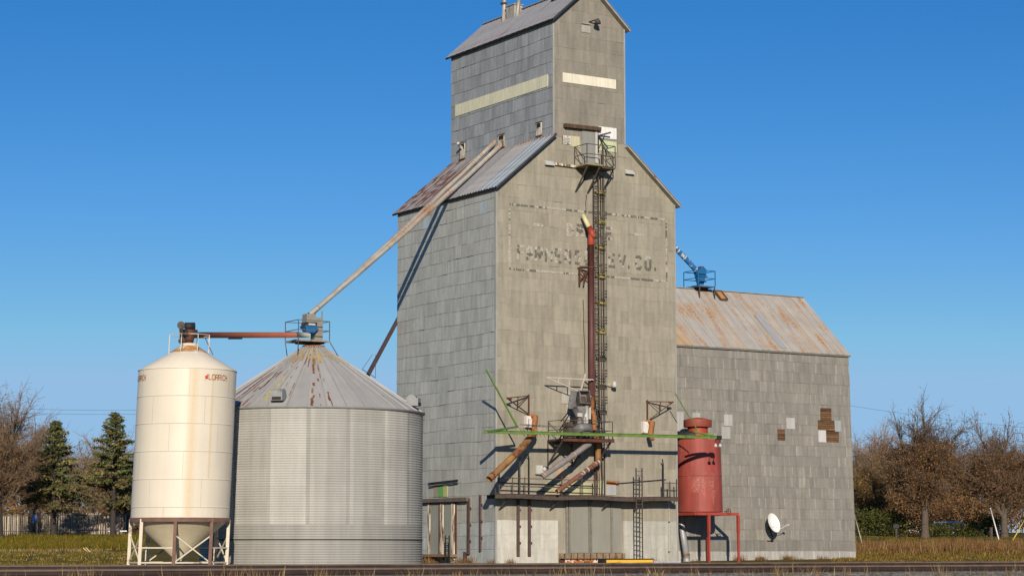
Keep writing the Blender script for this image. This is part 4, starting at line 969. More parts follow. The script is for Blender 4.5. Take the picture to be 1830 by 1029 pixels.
# stand
sw=1.55; zs=zb_-.02; fx0,fx1=on(1216,917,1,cy_).x,0
X_0,X_1=cx0-1.45,cx0+1.72; Y_0,Y_1=cy_-1.5,cy_+1.5
q=MB()
for a,b_ in (((X_0,Y_0),(X_1,Y_0)),((X_1,Y_0),(X_1,Y_1)),((X_1,Y_1),(X_0,Y_1)),((X_0,Y_1),(X_0,Y_0)),((cx0,Y_0),(cx0,Y_1))): q.bar((a[0],a[1],zs-.10),(b_[0],b_[1],zs-.10),.14,.17)
q.build('stand_frame',REDBR and mat('stand_red',(.33,.055,.035),.6,0,.15,3),t)
for a in ((X_0+.95,Y_0),(X_1,Y_0),(X_1-.02,Y_1-.02),(X_0+.15,Y_1)):
    q=MB(); q.bar((a[0],a[1],-.1),(a[0],a[1],zs-.18),.12); q.bar((a[0],a[1],zs-1.2),(a[0],a[1],zs-.18),.16); q.build('leg',MATS['stand_red'],t)
q=MB(); c=Vector((cx0+.95,Y_0-.05,zs+.05))
pts=[c+Vector((.16*math.cos(k*math.pi/7),-.02,.16*math.sin(k*math.pi/7))) for k in range(15)]
for a,b_ in zip(pts,pts[1:]): q.bar(a,b_,.035)
q.bar(c-Vector((.16,0,0)),c+Vector((.16,0,0)),.025); q.bar(c-Vector((0,0,.16)),c+Vector((0,0,.16)),.025); q.bar(c,c+Vector((0,.4,0)),.05); q.build('hand_wheel',RUSTB,t)
q=MB(); 
for ang in range(-128,-106,7):
    a0=R_(ang-8);a1=R_(ang-1); r=RS+.025
    q.poly([(cx0+r*math.cos(a0),cy_+r*math.sin(a0),zb_+.12),(cx0+r*math.cos(a1),cy_+r*math.sin(a1),zb_+.12),(cx0+r*math.cos(a1),cy_+r*math.sin(a1),zb_+1.15),(cx0+r*math.cos(a0),cy_+r*math.sin(a0),zb_+1.15)])
q=MB()
aa=[R_(x) for x in (-150,-143,-136,-129)]
for a0,a1 in zip(aa,aa[1:]):
    r=RS+.03; q.poly([(cx0+r*math.cos(a0),cy_+r*math.sin(a0),zb_+.1),(cx0+r*math.cos(a1),cy_+r*math.sin(a1),zb_+.1),(cx0+r*math.cos(a1),cy_+r*math.sin(a1),zb_+1.15),(cx0+r*math.cos(a0),cy_+r*math.sin(a0),zb_+1.15)])
q.build('access_door',mat('door_red',(.25,.045,.03),.6,0,.15,3),t)
# ------------------------------------------------------------------ satellite dish
A=on(1380,935,1,YA-.75); Wp=on(1376,966,1,YA)
t=thing('satellite_dish',(Wp.x,YA,Wp.z),'white satellite dish fixed low on the annex wall','satellite dish')
nd=Vector((.15,-.93,.33)).normalized(); q=MB(); 
prof=[(0,.0),(.15,.012),(.3,.045),(.44,.10),(.56,.165)]
rot=nd.to_track_quat('Z','Y').to_matrix()
m_=MB(); m_.lathe(prof,(0,0,0),32); m_.lathe([(0,-.012),(.15,.0),(.3,.033),(.44,.088),(.56,.153)],(0,0,0),32)
m_.v=[tuple(A+rot@Vector((x*.92,y*1.12,z))) for x,y,z in m_.v]; m_.build('reflector',DISH,t)
q=MB(); q.bar(A-nd*.05,A-nd*.2+Vector((0,.1,-.15)),.09); q.bar(A-nd*.2+Vector((0,.1,-.15)),Vector((Wp.x,YA-.35,Wp.z+.1)),.06); q.bar(Vector((Wp.x,YA-.35,Wp.z+.1)),Vector((Wp.x,YA-.03,Wp.z)),.06); q.bar((Wp.x-.25,YA-.04,Wp.z),(Wp.x+.25,YA-.04,Wp.z),.05); q.build('mount',STEELB,t)
tipd=A+nd*.55+Vector((.75,0,-.25)); q=MB(); q.bar(A+Vector((0.0,0,-.6)),tipd,.03); q.bar(A+Vector((-.3,-.2,-.2)),tipd,.012); q.box(tipd,(.12,.14,.10)); q.build('receiver_arm',LIGHTM,t)
# ------------------------------------------------------------------ steel bin
SX,SY,SR=-10.3,2.4,6.02; SE=8.2; SA=11.75
t=thing('steel_grain_bin',(SX,SY,-.14),'wide corrugated galvanised grain bin with streaked conical roof','grain bin')
rgb_=random.Random(3); ncol=18
colt=[rgb_.choice((.90,.95,1.0,1.04,1.09,1.13))*rgb_.uniform(.97,1.03) for _ in range(ncol)]; ringt=[rgb_.uniform(.96,1.04) for _ in range(12)]
cell={(i,j):rgb_.uniform(.95,1.05) for i in range(12) for j in range(ncol)}
pitch=.13; prof=[]; z=-.14; z_split=V_split=2.0
nst=int((SE+.14)/pitch*6)
for i in range(nst+1):
    zz=-.14+(SE+.14)*i/nst; prof.append((SR+.017*math.sin(2*math.pi*zz/pitch),zz))
nseg=18*10
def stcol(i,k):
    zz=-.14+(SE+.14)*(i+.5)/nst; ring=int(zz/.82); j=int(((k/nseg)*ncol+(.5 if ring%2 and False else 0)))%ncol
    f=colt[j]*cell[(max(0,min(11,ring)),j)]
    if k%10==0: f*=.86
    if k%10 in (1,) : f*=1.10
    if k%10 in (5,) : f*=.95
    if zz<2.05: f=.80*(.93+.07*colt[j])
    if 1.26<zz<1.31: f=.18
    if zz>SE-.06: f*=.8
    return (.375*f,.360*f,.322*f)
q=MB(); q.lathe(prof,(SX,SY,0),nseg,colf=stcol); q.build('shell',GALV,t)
q=MB(); nr=36; rg2=random.Random(12)
dirn=math.atan2(CAM.y-SY,CAM.x-SX)
RO=SR+.11; ze=SE-.08
for k in range(nr):
    a0=2*math.pi*k/nr;a1=2*math.pi*(k+1)/nr; f=rg2.uniform(.93,1.05)
    am=(a0+a1)/2; rel=(am-dirn+math.pi)%(2*math.pi)-math.pi
    sub=6; rad=14
    for s in range(sub):
        b0=a0+(a1-a0)*s/sub; b1=a0+(a1-a0)*(s+1)/sub
        for i in range(rad):
            r0=RO+(.62-RO)*i/rad; r1=RO+(.62-RO)*(i+1)/rad; z0=ze+(SA-ze)*i/rad; z1_=ze+(SA-ze)*(i+1)/rad
            c=[.40*f,.385*f,.36*f]
            q.poly([(SX+r0*math.cos(b0),SY+r0*math.sin(b0),z0),(SX+r0*math.cos(b1),SY+r0*math.sin(b1),z0),(SX+r1*math.cos(b1),SY+r1*math.sin(b1),z1_),(SX+r1*math.cos(b0),SY+r1*math.sin(b0),z1_)],tuple(c),[(b0*6,r0),(b1*6,r0),(b1*6,r1),(b0*6,r1)],True)
RF=q.build('roof',GALVR,t)
q=MB()
for k in range(nr):
    a=2*math.pi*k/nr; q.bar((SX+RO*math.cos(a),SY+RO*math.sin(a),ze+.03),(SX+.62*math.cos(a),SY+.62*math.sin(a),SA+.03),.06,.06)
q.build('roof_ribs',mat('roof_rib_steel',(.36,.355,.34),.55,.15,.1,2),RF)
# rust streaks: thin flakes of rusted metal along the panels facing the tracks (real stains with their own outline)
q=MB(); RS_=random.Random(4)
def roofp(a,r,o=.012): return Vector((SX+r*math.cos(a),SY+r*math.sin(a),ze+(SA-ze)*(RO-r)/(RO-.62)+o))
for (rel0,w0,ra,rb,dens) in ((-.20,.04,1.6,3.4,.5),(-.24,.035,4.0,6.1,.6),(.0,.055,1.8,6.2,.85),(.16,.05,3.6,6.1,.75),(.10,.03,2.0,3.3,.6),(.05,.03,1.2,2.6,.5),(-.62,.04,2.0,6.0,.6),(-.75,.05,2.0,6.2,.7),(-.88,.05,2.4,6.2,.7),(-1.02,.05,2.4,6.3,.7),(-.68,.05,3.0,6.1,.7),(-.81,.04,3.0,6.1,.8),(-.95,.05,2.0,6.1,.8),(-.35,.03,1.4,4.2,.5),(.07,.03,3.4,6.0,.5),(-1.15,.05,3,6.2,.8),(-.5,.03,1.5,4,.5),(1.0,.04,4.2,6.0,.5),(.86,.03,4.6,5.4,.4),(1.25,.05,3.0,6.3,.6),(1.4,.04,2.0,6.2,.5),(-.12,.03,1.0,2.2,.5),(.3,.02,1.5,2.2,.4)):
    r=ra
    while r<rb:
        L=min(RS_.uniform(.15,.6),RO-.03-r)
        if L<.04: break
        if RS_.random()<dens:
            a=dirn+rel0+RS_.uniform(-.2,.2)*w0; w_=w0*RS_.uniform(.35,1.0)*(2.6/max(r,1.6)); c=RS_.choice([(.16,.05,.025),(.20,.075,.035),(.25,.12,.06)])
            n_=5; top=[roofp(a+w_*(.5+.25*RS_.uniform(-1,1)),r+L*i/n_) for i in range(n_+1)]; bot=[roofp(a-w_*(.5+.25*RS_.uniform(-1,1)),r+L*i/n_) for i in range(n_+1)]
            for i in range(n_): q.poly([bot[i],bot[i+1],top[i+1],top[i]],c)
        r+=L
for k in range(34):
    a=dirn+RS_.uniform(-.52,-.42); r=RS_.uniform(3.2,5.4); w_=.008; L=.35; q.poly([roofp(a-w_,r),roofp(a-w_,r+L),roofp(a+w_,r+L),roofp(a+w_,r)],(.42,.37,.20))
for k in range(160):
    a=dirn+RS_.uniform(-1.5,1.5); r=RS_.uniform(.65,1.5)*RS_.uniform(.8,1.2); w_=.035; L=RS_.uniform(.2,.6); q.poly([roofp(a-w_,r),roofp(a-w_,r+L),roofp(a+w_*.8,r+L),roofp(a+w_,r)],RS_.choice([(.42,.30,.10),(.34,.20,.08),(.36,.33,.22)]))
q.build('rust_streaks',mat('rust_stain',(1,1,1),.8,0,.25,6,attr=True),RF)
q=MB(); q.tube([(SX,SY,SA-.05),(SX,SY,SA+.12)],[.72,.60],24); q.build('peak_collar',SPOUTR,RF)
# eave ring
q=MB(); q.lathe([(SR+.03,SE-.14),(SR+.13,SE-.10),(SR+.13,SE-.03)],(SX,SY,0),72); q.build('eave_ring',RIDGE,t)
q=MB(); q.lathe([(SR+.02,1.26),(SR+.05,1.27),(SR+.05,1.29),(SR+.02,1.30)],(SX,SY,0),96); q.build('wall_seam',STEELB,t)
# roof vents
for px,py,dd in ((498,712,-.30),(738,722,1.15)):
    # find roof point
    best=None
    for a in [dirn+x*.02 for x in range(-90,91)]:
        P=roofp(a,SR-.35); v=P-CAM; zc=v.dot(FWD); ux=CX+FPX*v.dot(RGT)/zc; 
        if best is None or abs(ux-px)<best[0]: best=(abs(ux-px),a)
    a=best[1]; P=roofp(a,SR-.45,0); out=Vector((math.cos(a),math.sin(a),0)); side=Vector((-math.sin(a),math.cos(a),0))
    q=MB(); q.box(P+out*.15+Vector((0,0,.2)),(.62,.62,.42),Matrix.Rotation(a,3,'Z')); q.tube([P+out*.1+side*-.32+Vector((0,0,.30)),P+out*.1+side*.32+Vector((0,0,.30))],.30,16)
    vn=q.build('roof_vent',RIDGE,t); q=MB(); q.box(P+out*.47+Vector((0,0,.1)),(.03,.5,.16),Matrix.Rotation(a,3,'Z')); q.build('vent_opening',STEELB,vn)
# head platform on the steel bin
HZ=Vp(552,609,119).z
t=thing('bin_head_platform',(SX,SY,HZ),'railed steel platform on the peak of the corrugated bin','platform')
fw=FH; HC=Vector((SX,SY,0))+RGT*(-.30)
yaw=R_(-14)
def hp(a,b_): 
    c,s=math.cos(R_(0)),0; return (HC.x+a, HC.y+b_)
q=MB(); pl=[hp(-1.0,-.8),hp(.9,-.8),hp(.9,.8),hp(-1.0,.8)]
q.corners((pl[0][0],pl[0][1],HZ-.09),(pl[2][0],pl[2][1],HZ)); q.build('deck',mat('deck_galv',(.26,.23,.18),.7,.1,.2,4,rust=.2),t)
railing(pl,HZ,1.05,mat('rail_galv_dark',(.13,.14,.16),.5,.3,.1,4),t,closed=True,w_=.04)
for k in (0,1,2,3):
    c=pl[k]; dv=(Vector((SX,SY,0))-Vector((c[0],c[1],0))).normalized(); b_=Vector((c[0],c[1],0)) ; foot=Vector((SX,SY,0))-dv*1.45
    q=MB(); q.bar((c[0],c[1],HZ-.05),(foot.x,foot.y,ze+(SA-ze)*(RO-1.45)/(RO-.62)),.04); q.build('stay',STEELD,t)
q=MB(); q.box((HC.x+.1,HC.y,HZ-.13),(1.3,1.0,.08)); q.build('under_frame',STEELB,t)
t=thing('diverter_valve',(HC.x+.1,HC.y,HZ),'grey two-way valve box with blue lower hopper on the corrugated bin peak','valve box')
def frust(c,z0,z1,w0,d0,w1,d1,m,name,parent):
    q=MB(); P=[Vector((c[0]+sx*w0/2,c[1]+sy*d0/2,z0)) for sx,sy in((-1,-1),(1,-1),(1,1),(-1,1))]+[Vector((c[0]+sx*w1/2,c[1]+sy*d1/2,z1)) for sx,sy in((-1,-1),(1,-1),(1,1),(-1,1))]
    for i in range(4): j=(i+1)%4; q.poly([P[i],P[j],P[4+j],P[4+i]])
    q.poly(P[:4][::-1]); q.poly(P[4:]); return q.build(name,m,parent)
vc=(HC.x-.05,HC.y-.2)
frust(vc,HZ+.42,HZ+.78,.45,.45,.85,.7,BLUEP,'lower_hopper',t)
frust(vc,HZ+.79,HZ+.98,.7,.6,.66,.6,STEELD,'flange',t); frust(vc,HZ+.99,HZ+1.45,.62,.6,.56,.55,mat('valve_grey',(.25,.23,.19),.6,.1,.15,5),'upper_box',t)
q=MB(); q.box((vc[0]+.62,vc[1]+.3,HZ+.65),(.5,.5,1.3)); q.bar((vc[0]+.9,vc[1]+.2,HZ),(vc[0]+.9,vc[1]+.2,HZ+1.7),.06); q.build('support_column',MATS['valve_grey'],t)
q=MB(); q.box((vc[0],vc[1]-.33,HZ+.88),(.4,.04,.12)); q.build('gate_rack',LIGHTM,t)
# ------------------------------------------------------------------ main spouts
sA=on(884,252,0,TX0)+Vector((.1,0,0)); sB=on(896,256,0,TX0)+Vector((.1,0,0)); end=Vector((vc[0],vc[1],HZ+1.42))
def bez(a,b_,sagz,n=10): return [a+(b_-a)*k/n-Vector((0,0,sagz*4*(k/n)*(1-k/n))) for k in range(n+1)]
spout('long_spout',bez(sA,end+FH*.45+Vector((0,0,.03)),.10),.135,SPOUTG,'upper of the two long galvanised spouts from the cupola, with patched collars','' and () or (.085,.095,.13,.14,.505,.52,.54,.7,.985),cm=SPOUTG,grp='long spouts to the corrugated bin')
spout('long_spout',bez(sB,end,.14),.14,SPOUTG,'lower of the two long galvanised spouts, rust streaked along its underside',(.3,.62,.96),cm=SPOUTG,grp='long spouts to the corrugated bin')
q_=Vp(722,550,136); r_=Vp(657,671,121.5)
t=spout('back_spout',[q_,r_],.125,mat('dark_brown_spout',(.085,.05,.045),.6,.1,.2,3),'dark brown spout slanting down behind the elevator to the bin roof',())
a=r_; q=MB(); q.bar(a+Vector((-.35,0,.35)),a+Vector((.5,0,-.1)),.03); q.bar(a+Vector((-.35,0,.35)),a+Vector((.3,0,1.2)),.02); q.bar(a+Vector((.5,0,-.1)),a+Vector((.5,0,1.2)),.02); q.bar(a+Vector((-.4,0,.1)),a+Vector((.45,0,-.25)),.03); q.build('guy_frame',STEELD,t)
# ------------------------------------------------------------------ cream hopper bin
CD=110; KL=.034
cb=gpos(322,CD,0); gzc=Vp(322,1019,CD).z; CR=2.47
cb.z=gzc; t=thing('hopper_bin',cb,'tall cream hopper-bottom bin on braced steel legs, far left','hopper bin')
zE=Vp(337,656,CD-2.2).z; zB=Vp(323,926,CD-2.3).z; zTop=Vp(341,616,CD).z
def TC(p): return p+RGT*(KL*(p.z-gzc))
def TCv(p): return tuple(TC(Vector(p)))
crg=random.Random(8); nseg=96
seams=[zE-1.38*k for k in range(0,6)]
prof=[(CR,zB)]
zz=zB
lv=sorted([s for s in seams if s>zB+.2])
for s in lv[:-1] if abs(lv[-1]-zE)<.01 else lv:
    prof+=[(CR,s-.045),(CR,s-.021),(CR+.008,s-.02),(CR+.008,s+.02),(CR,s+.021),(CR,s+.045)]
prof+=[(CR,zE-.05),(CR,zE)]
q=MB(); q.lathe(prof,(cb.x,cb.y,0),nseg,T=TC); q.build('shell',CREAM,t)
q=MB(); q.lathe([(CR+.03,zE-.03),(CR+.03,zE),(1.15,zE+(zTop-zE)*.62),(.42,zTop-.02),(.42,zTop+.1),(0,zTop+.1)],(cb.x,cb.y,0),nseg,T=TC); rfc=q.build('roof',CREAM,t)
dirc=math.atan2(CAM.y-cb.y,CAM.x-cb.x)
q=MB(); vr=random.Random(15); edges=[zE-.03]+sorted([s_ for s_ in seams if s_<zE-.1 and s_>zB],reverse=True)+[zB]
for zi,(za_,zb__) in enumerate(zip(edges,edges[1:])):
    for k in range(6):
        a=dirc+zi*.35+k*math.pi/3+vr.uniform(-.05,.05); w_=.005
        q.poly([TC(Vector((cb.x+(CR+.012)*math.cos(a+s*w_),cb.y+(CR+.012)*math.sin(a+s*w_),z_))) for s,z_ in((-1,zb__),(1,zb__),(1,za_),(-1,za_))])
q.build('sheet_laps',mat('lap_line',(.52,.44,.32),.5,0,.1,3),t)['kind']='stuff'
# rust wash round the roof collar and a faint vertical stain: real stains with their own shape
q=MB(); RR=random.Random(6)
def crp(a,r,o=.01):
    z=zTop-.42+(zTop-.02-(zTop-.42))*(1.15-r)/(1.15-.42) if r<1.15 else zE+(zTop-.42-zE)*(CR+.03-r)/(CR+.03-1.15)
    return TC(Vector((cb.x+r*math.cos(a),cb.y+r*math.sin(a),z+o)))
q=MB(); q.lathe([(1.0,zE+(zTop-zE)*.70+.012),(.43,zTop-.01)],(cb.x,cb.y,0),48,T=TC)
STN=bpy.data.materials.new('rust_wash'); STN.use_nodes=True; _n=STN.node_tree.nodes; _l=STN.node_tree.links; _b=_n['Principled BSDF']; _b.inputs['Roughness'].default_value=.8; _b.inputs['Base Color'].default_value=(.50,.22,.04,1)
_t=_n.new('ShaderNodeTexNoise'); _c=_n.new('ShaderNodeTexCoord'); _l.new(_c.outputs['Object'],_t.inputs[0]); _t.inputs['Scale'].default_value=2.2; _t.inputs['Detail'].default_value=4
_r=_n.new('ShaderNodeMapRange'); _r.inputs[1].default_value=.36; _r.inputs[2].default_value=.62; _r.inputs[3].default_value=.1; _r.inputs[4].default_value=.85; _l.new(_t.outputs['Fac'],_r.inputs[0]); _l.new(_r.outputs[0],_b.inputs['Alpha'])
q.build('rust_wash',STN,rfc)
q=MB()
ST2=bpy.data.materials.new('yellow_run_stain'); ST2.use_nodes=True; _n=ST2.node_tree.nodes; _l=ST2.node_tree.links; _b=_n['Principled BSDF']; _b.inputs['Roughness'].default_value=.5; _b.inputs['Base Color'].default_value=(.80,.60,.30,1)
_u=_n.new('ShaderNodeTexCoord'); _s=_n.new('ShaderNodeSeparateXYZ'); _l.new(_u.outputs['UV'],_s.inputs[0]); _m=_n.new('ShaderNodeMath'); _m.operation='PINGPONG'; _m.inputs[1].default_value=.5; _l.new(_s.outputs[0],_m.inputs[0])
_t=_n.new('ShaderNodeTexNoise'); _mp=_n.new('ShaderNodeMapping'); _mp.inputs['Scale'].default_value=(6,.5,1); _l.new(_u.outputs['UV'],_mp.inputs[0]); _l.new(_mp.outputs[0],_t.inputs[0])
_x=_n.new('ShaderNodeMath'); _x.operation='MULTIPLY'; _l.new(_m.outputs[0],_x.inputs[0]); _l.new(_t.outputs['Fac'],_x.inputs[1]); _y=_n.new('ShaderNodeMath'); _y.operation='MULTIPLY'; _y.inputs[1].default_value=1.2; _l.new(_x.outputs[0],_y.inputs[0]); _l.new(_y.outputs[0],_b.inputs['Alpha'])
def stain(a0,a1,za,zb2,n_=6):
    for i in range(n_):
        b0=a0+(a1-a0)*i/n_; b1=a0+(a1-a0)*(i+1)/n_; r=CR+.016
        q.poly([TC(Vector((cb.x+r*math.cos(b0),cb.y+r*math.sin(b0),za))),TC(Vector((cb.x+r*math.cos(b1),cb.y+r*math.sin(b1),za))),TC(Vector((cb.x+r*math.cos(b1),cb.y+r*math.sin(b1),zb2))),TC(Vector((cb.x+r*math.cos(b0),cb.y+r*math.sin(b0),zb2)))],(1,1,1),[(i/n_,za),((i+1)/n_,za),((i+1)/n_,zb2),(i/n_,zb2)],True)
stain(dirc+.02,dirc+.26,zB+.1,zE-.05); stain(dirc+.5,dirc+.58,zB+2,zE-.3)
q.build('run_stain',ST2,t)
q=MB(); q.lathe([(CR+.05,zB-.16),(CR+.05,zB+.05),(CR,zB+.05)],(cb.x,cb.y,0),64,T=TC); q.build('ring_beam',BROWNR,t)
zc=Vp(325,1003,CD).z
q=MB(); q.lathe([(CR-.02,zB-.05),(.22,zc+.15),(.20,zc)],(cb.x,cb.y,0),64,T=TC); q.build('hopper_cone',CREAMS and mat('cream_cone',(.62,.53,.36),.5,0,.08,1.2,.05),t)
q=MB(); q.lathe([(.2,zc+.04),(.34,zc),(.34,zc-.07),(0,zc-.07)],(cb.x,cb.y,0),16,T=TC); q.bar(TC(Vector((cb.x,cb.y,zc)))+RGT*-.5,TC(Vector((cb.x,cb.y,zc)))+RGT*.6,.08,.06); q.build('slide_gate',STEELD,t)
legs=[]; nl=8
for k in range(nl):
    # placed so that the near ones fall where the photo shows them
    a=dirc+2*math.pi*(k)/nl-.085
    P=Vector((cb.x+(CR-.02)*math.cos(a),cb.y+(CR-.02)*math.sin(a),0)); legs.append((P,a))
    q=MB(); P0=P.copy(); P0.z=gzc-.3; P1=P.copy(); P1.z=zB-.02; q.bar(TC(P0),TC(P1),.16,.16); q.build('leg',CREAMS if k not in(0,1) else BROWNR,t)
zm1=gzc+.42; zm2=gzc+1.15
for k in range(nl):
    A_,B_=legs[k][0],legs[(k+1)%nl][0]
    q=MB()
    a=A_.copy();b_=B_.copy(); a.z=b_.z=zm1; q.bar(TC(a),TC(b_),.07)
    if k%2==0: a=A_.copy();b_=B_.copy(); a.z=zm1; b_.z=zm1+1.35; q.bar(TC(a),TC(b_),.06); a.z,b_.z=zm1+1.35,zm1; q.bar(TC(a),TC(b_),.06)
    else: a=A_.copy();b_=B_.copy(); a.z=b_.z=zm2; q.bar(TC(a),TC(b_),.07)
    q.build('brace',CREAMS,t)
# top railing
zR0=Vp(341,633,CD).z
q=MB(); rr=1.08; pts=[Vector((cb.x+rr*math.cos(R_(a)),cb.y+rr*math.sin(R_(a)),0)) for a in range(0,360,45)]
RLW=mat('cream_rail',(.50,.45,.38),.6,0,.15,5,rust=.15)
for a,b_ in zip(pts,pts[1:]+pts[:1]):
    for h in (.95,.0):
        A_=a.copy();B_=b_.copy(); A_.z=B_.z=zR0+.05+h; q.bar(TC(A_),TC(B_),.032)
q.build('roof_railing',RLW,t)
for a in pts:
    q=MB(); A_=a.copy(); A_.z=zR0-.25; B_=a.copy(); B_.z=zR0+1.0; q.bar(TC(A_),TC(B_),.036); q.build('railing_post',RLW,t)
# logo lettering on the shell
def TCYL(a_mid):
    def f(u,v,o):
        a=a_mid+u/CR; return TC(Vector((cb.x+(CR+o)*math.cos(a),cb.y+(CR+o)*math.sin(a),v)))
    return f
def cyl_angle(px):
    x=(px-CX)/FPX*(CD-1.8)-( (336-CX)/FPX*(CD) ); return dirc+math.asin(max(-1,min(1,x/CR)))
for (pa,) in ((365,),(247.5-0,)):
    T_=None
    am=cyl_angle(364) if pa==365 else dirc-1.45
    Tq=TCYL(am); zz=Vp(380,677,CD-2).z; q=MB(); u=0.0
    for ch in 'LORRICH':
        w_=.06 if ch=='I' else (.17 if ch=='O' else .13)
        letter(q,ch,u,zz,w_,.25,.038,Tq,.02,lambda:(1,1,1)); u+=w_+.045
    q.build('logo_lettering',LOGOB,t)
    q=MB(); q.poly([Tq(-.20,zz+.02,.022),Tq(-.05,zz+.02,.022),Tq(-.05,zz+.19,.022),Tq(-.20,zz+.19,.022)]); q.poly([Tq(-.10,zz+.2,.023),Tq(-.04,zz+.2,.023),Tq(-.04,zz+.26,.023),Tq(-.10,zz+.26,.023)]); q.build('logo_emblem',REDLT,t)
    q=MB(); q.poly([Tq(-.22,zz-.07,.02),Tq(u,zz-.07,.02),Tq(u,zz-.045,.02),Tq(-.22,zz-.045,.02)]); q.build('logo_underline',mat('logo_pale',(.62,.40,.26),.6,0,.1,4),t)
# ------------------------------------------------------------------ auger between the bins
topc=TC(Vector((cb.x,cb.y,zTop)))
A_=topc+Vector((0,0,.85)); B_=Vector((vc[0]-.1,vc[1]-.1,HZ+.30))
A_.z=Vp(345,597,CD).z; 
t=thing('conveyor_tube',(A_+B_)/2,'long brick red horizontal auger tube joining the two bin tops','auger')
REDA=mat('auger_red',(.29,.085,.045),.55,0,.12,2,rust=.08)
q=MB(); Be=A_+(B_-A_)*.88; q.tube([A_,Be],.155,16); q.build('tube',REDA,t)
q=MB(); q.tube([Be,B_],.15,16); q.build('end_tube',SPOUTG,t)
mid=A_+(B_-A_)*.37; q=MB(); d_=(B_-A_).normalized(); q.bar(mid-d_*.5-Vector((0,0,.19)),mid+d_*.5-Vector((0,0,.19)),.14,.06); q.build('clean_out',STEELB,t)
q=MB(); frP=[A_+Vector((0,0,.0))]
q.lathe([(.20,0),(.33,.62),(.33,.72)],topc+Vector((0,0,.08)),12); q.build('discharge_hopper',RUSTB,t)
q=MB(); m0=A_+Vector((0,0,.45)); q.tube([m0+RGT*-.22,m0+RGT*.28],.2,14); q.box(m0+Vector((0,0,-.22)),(.7,.4,.06)); q.box(A_+Vector((0,0,.1)),(.7,.5,.35)); q.build('motor',STEELB,t)
q=MB(); c=A_+RGT*-.42+Vector((0,0,.2)); q.bar(c+Vector((0,0,.3)),c+Vector((.05,0,-.5)),.07,.35); q.tube([c+Vector((0,0,.3))-FH*.1,c+Vector((0,0,.3))+FH*.1],.2,12); q.tube([c+Vector((.05,0,-.5))-FH*.1,c+Vector((.05,0,-.5))+FH*.1],.17,12); q.build('belt_guard',STEELD,t)
q=MB(); q.bar(A_+RGT*.8-Vector((0,0,.12)),TC(Vector((cb.x,cb.y,zR0)))+RGT*1.25,.04); q.build('stay',STEELD,t)
# ------------------------------------------------------------------ blue head on the annex ridge
bx=on(1252,517,1,YR); 
PZ=on(1252,513,1,YR).z
t=thing('annex_head_platform',(bx.x,YR,PZ),'blue railed platform straddling the annex roof ridge','platform')
xl,xr=bx.x-.75,bx.x+.62; yl,yr=YR-.75,YR+.8
q=MB(); q.corners((xl,yl,PZ-.06),(xr,yr,PZ)); q.build('deck',mat('blue_deck',(.04,.12,.22),.6,0,.15,4),t)
railing([(xl,yl),(xr,yl),(xr,yr),(xl,yr)],PZ,1.0,BLUEP,t,closed=True,w_=.045)
for x in (xl+.1,xr-.05):
    q=MB(); q.bar((x,yl,PZ),(x,yl,ZR-.9*.8+.0),.06); q.build('leg',STEELD,t); q=MB(); q.bar((x,yr,PZ),(x,yr,ZR-.8),.06); q.build('leg',STEELD,t)
q=MB(); q.box(((xl+xr)/2,YR,ZR+.12),(.9,.6,.3)); q.build('base_box',STEELB,t)
t=thing('blue_hopper',(bx.x,YR,PZ),'tapered blue receiving hopper standing on the annex roof platform','hopper')
frust((bx.x-.02,YR),PZ+.1,PZ+1.05,.30,.3,.66,.6,BLUEP,'body',t); frust((bx.x+.05,YR),PZ+1.06,PZ+1.35,.62,.55,.2,.3,mat('blue_dark',(.03,.09,.18),.5,0,.1,4),'hood',t)
q=MB(); q.corners((bx.x-.3,YR-.36,PZ+.62),(bx.x+.3,YR-.30,PZ+.72)); q.corners((bx.x-.22,YR-.32,PZ+.3),(bx.x+.22,YR-.26,PZ+.36)); q.build('rib',MATS['blue_dark'],t)
frust((bx.x-.02,YR),PZ+.0,PZ+.1,.42,.4,.42,.4,LIGHTM,'flange',t)
spout('blue_spout',[on(1190,428,1,YR),on(1208,444,1,YR),on(1248,487,1,YR)],.17,BLUES,'blue and white spout running down from the elevator to the annex roof',(.35,.55,.9),cm=LIGHTM)
# ------------------------------------------------------------------ vegetation
BARK=mat('bark',(.10,.075,.055),.95,0,.25,3); BARKD=mat('dark_bark',(.045,.035,.03),.95,0,.25,3)
TWIG=mat('twigs',(.92,.80,.62),.9,0,.2,.6,attr=True); LEAF=mat('leaves',(1,1,1),.85,0,.2,.5,attr=True,spec=.15)
NEED=mat('needles',(1,1,1),.85,0,.2,.6,attr=True,spec=.15); DRY=mat('dry_grass',(1,1,1),.95,0,.15,.6,attr=True,spec=.1)
def rv(r): 
    while True:
        v=Vector((r.uniform(-1,1),r.uniform(-1,1),r.uniform(-1,1)))
        if .05<v.length<1: return v.normalized()
def quick_tube(mb,a,b_,r0,r1,n,col):
    d=(b_-a); 
    if d.length<1e-4: return
    d.normalize(); x=d.cross(Vector((0.3,0.1,1)) if abs(d.z)<.9 else Vector((1,0,.2))).normalized(); y=d.cross(x)
    base=len(mb.v)
    for P,r in ((a,r0),(b_,r1)):
        for k in range(n):
            t=2*math.pi*k/n; mb.v.append(tuple(P+(x*math.cos(t)+y*math.sin(t))*r))
    for k in range(n):
        k2=(k+1)%n; mb.f.append((base+k,base+k2,base+n+k2,base+n+k)); mb.c.append(col); mb.uv.append([(0,0),(1,0),(1,1),(0,1)]); mb.sm.append(n>3)
def leafq(mb,P,s,r,col,el=1.0):
    a=rv(r); b_=a.cross(rv(r)).normalized(); a=a*s*el; b_=b_*s*.55
    base=len(mb.v); mb.v.extend([tuple(P-a*.5),tuple(P+b_*.5),tuple(P+a*.5),tuple(P-b_*.5)]); mb.f.append((base,base+1,base+2,base+3)); mb.c.append(col); mb.uv.append([(0,0),(1,0),(1,1),(0,1)]); mb.sm.append(False)
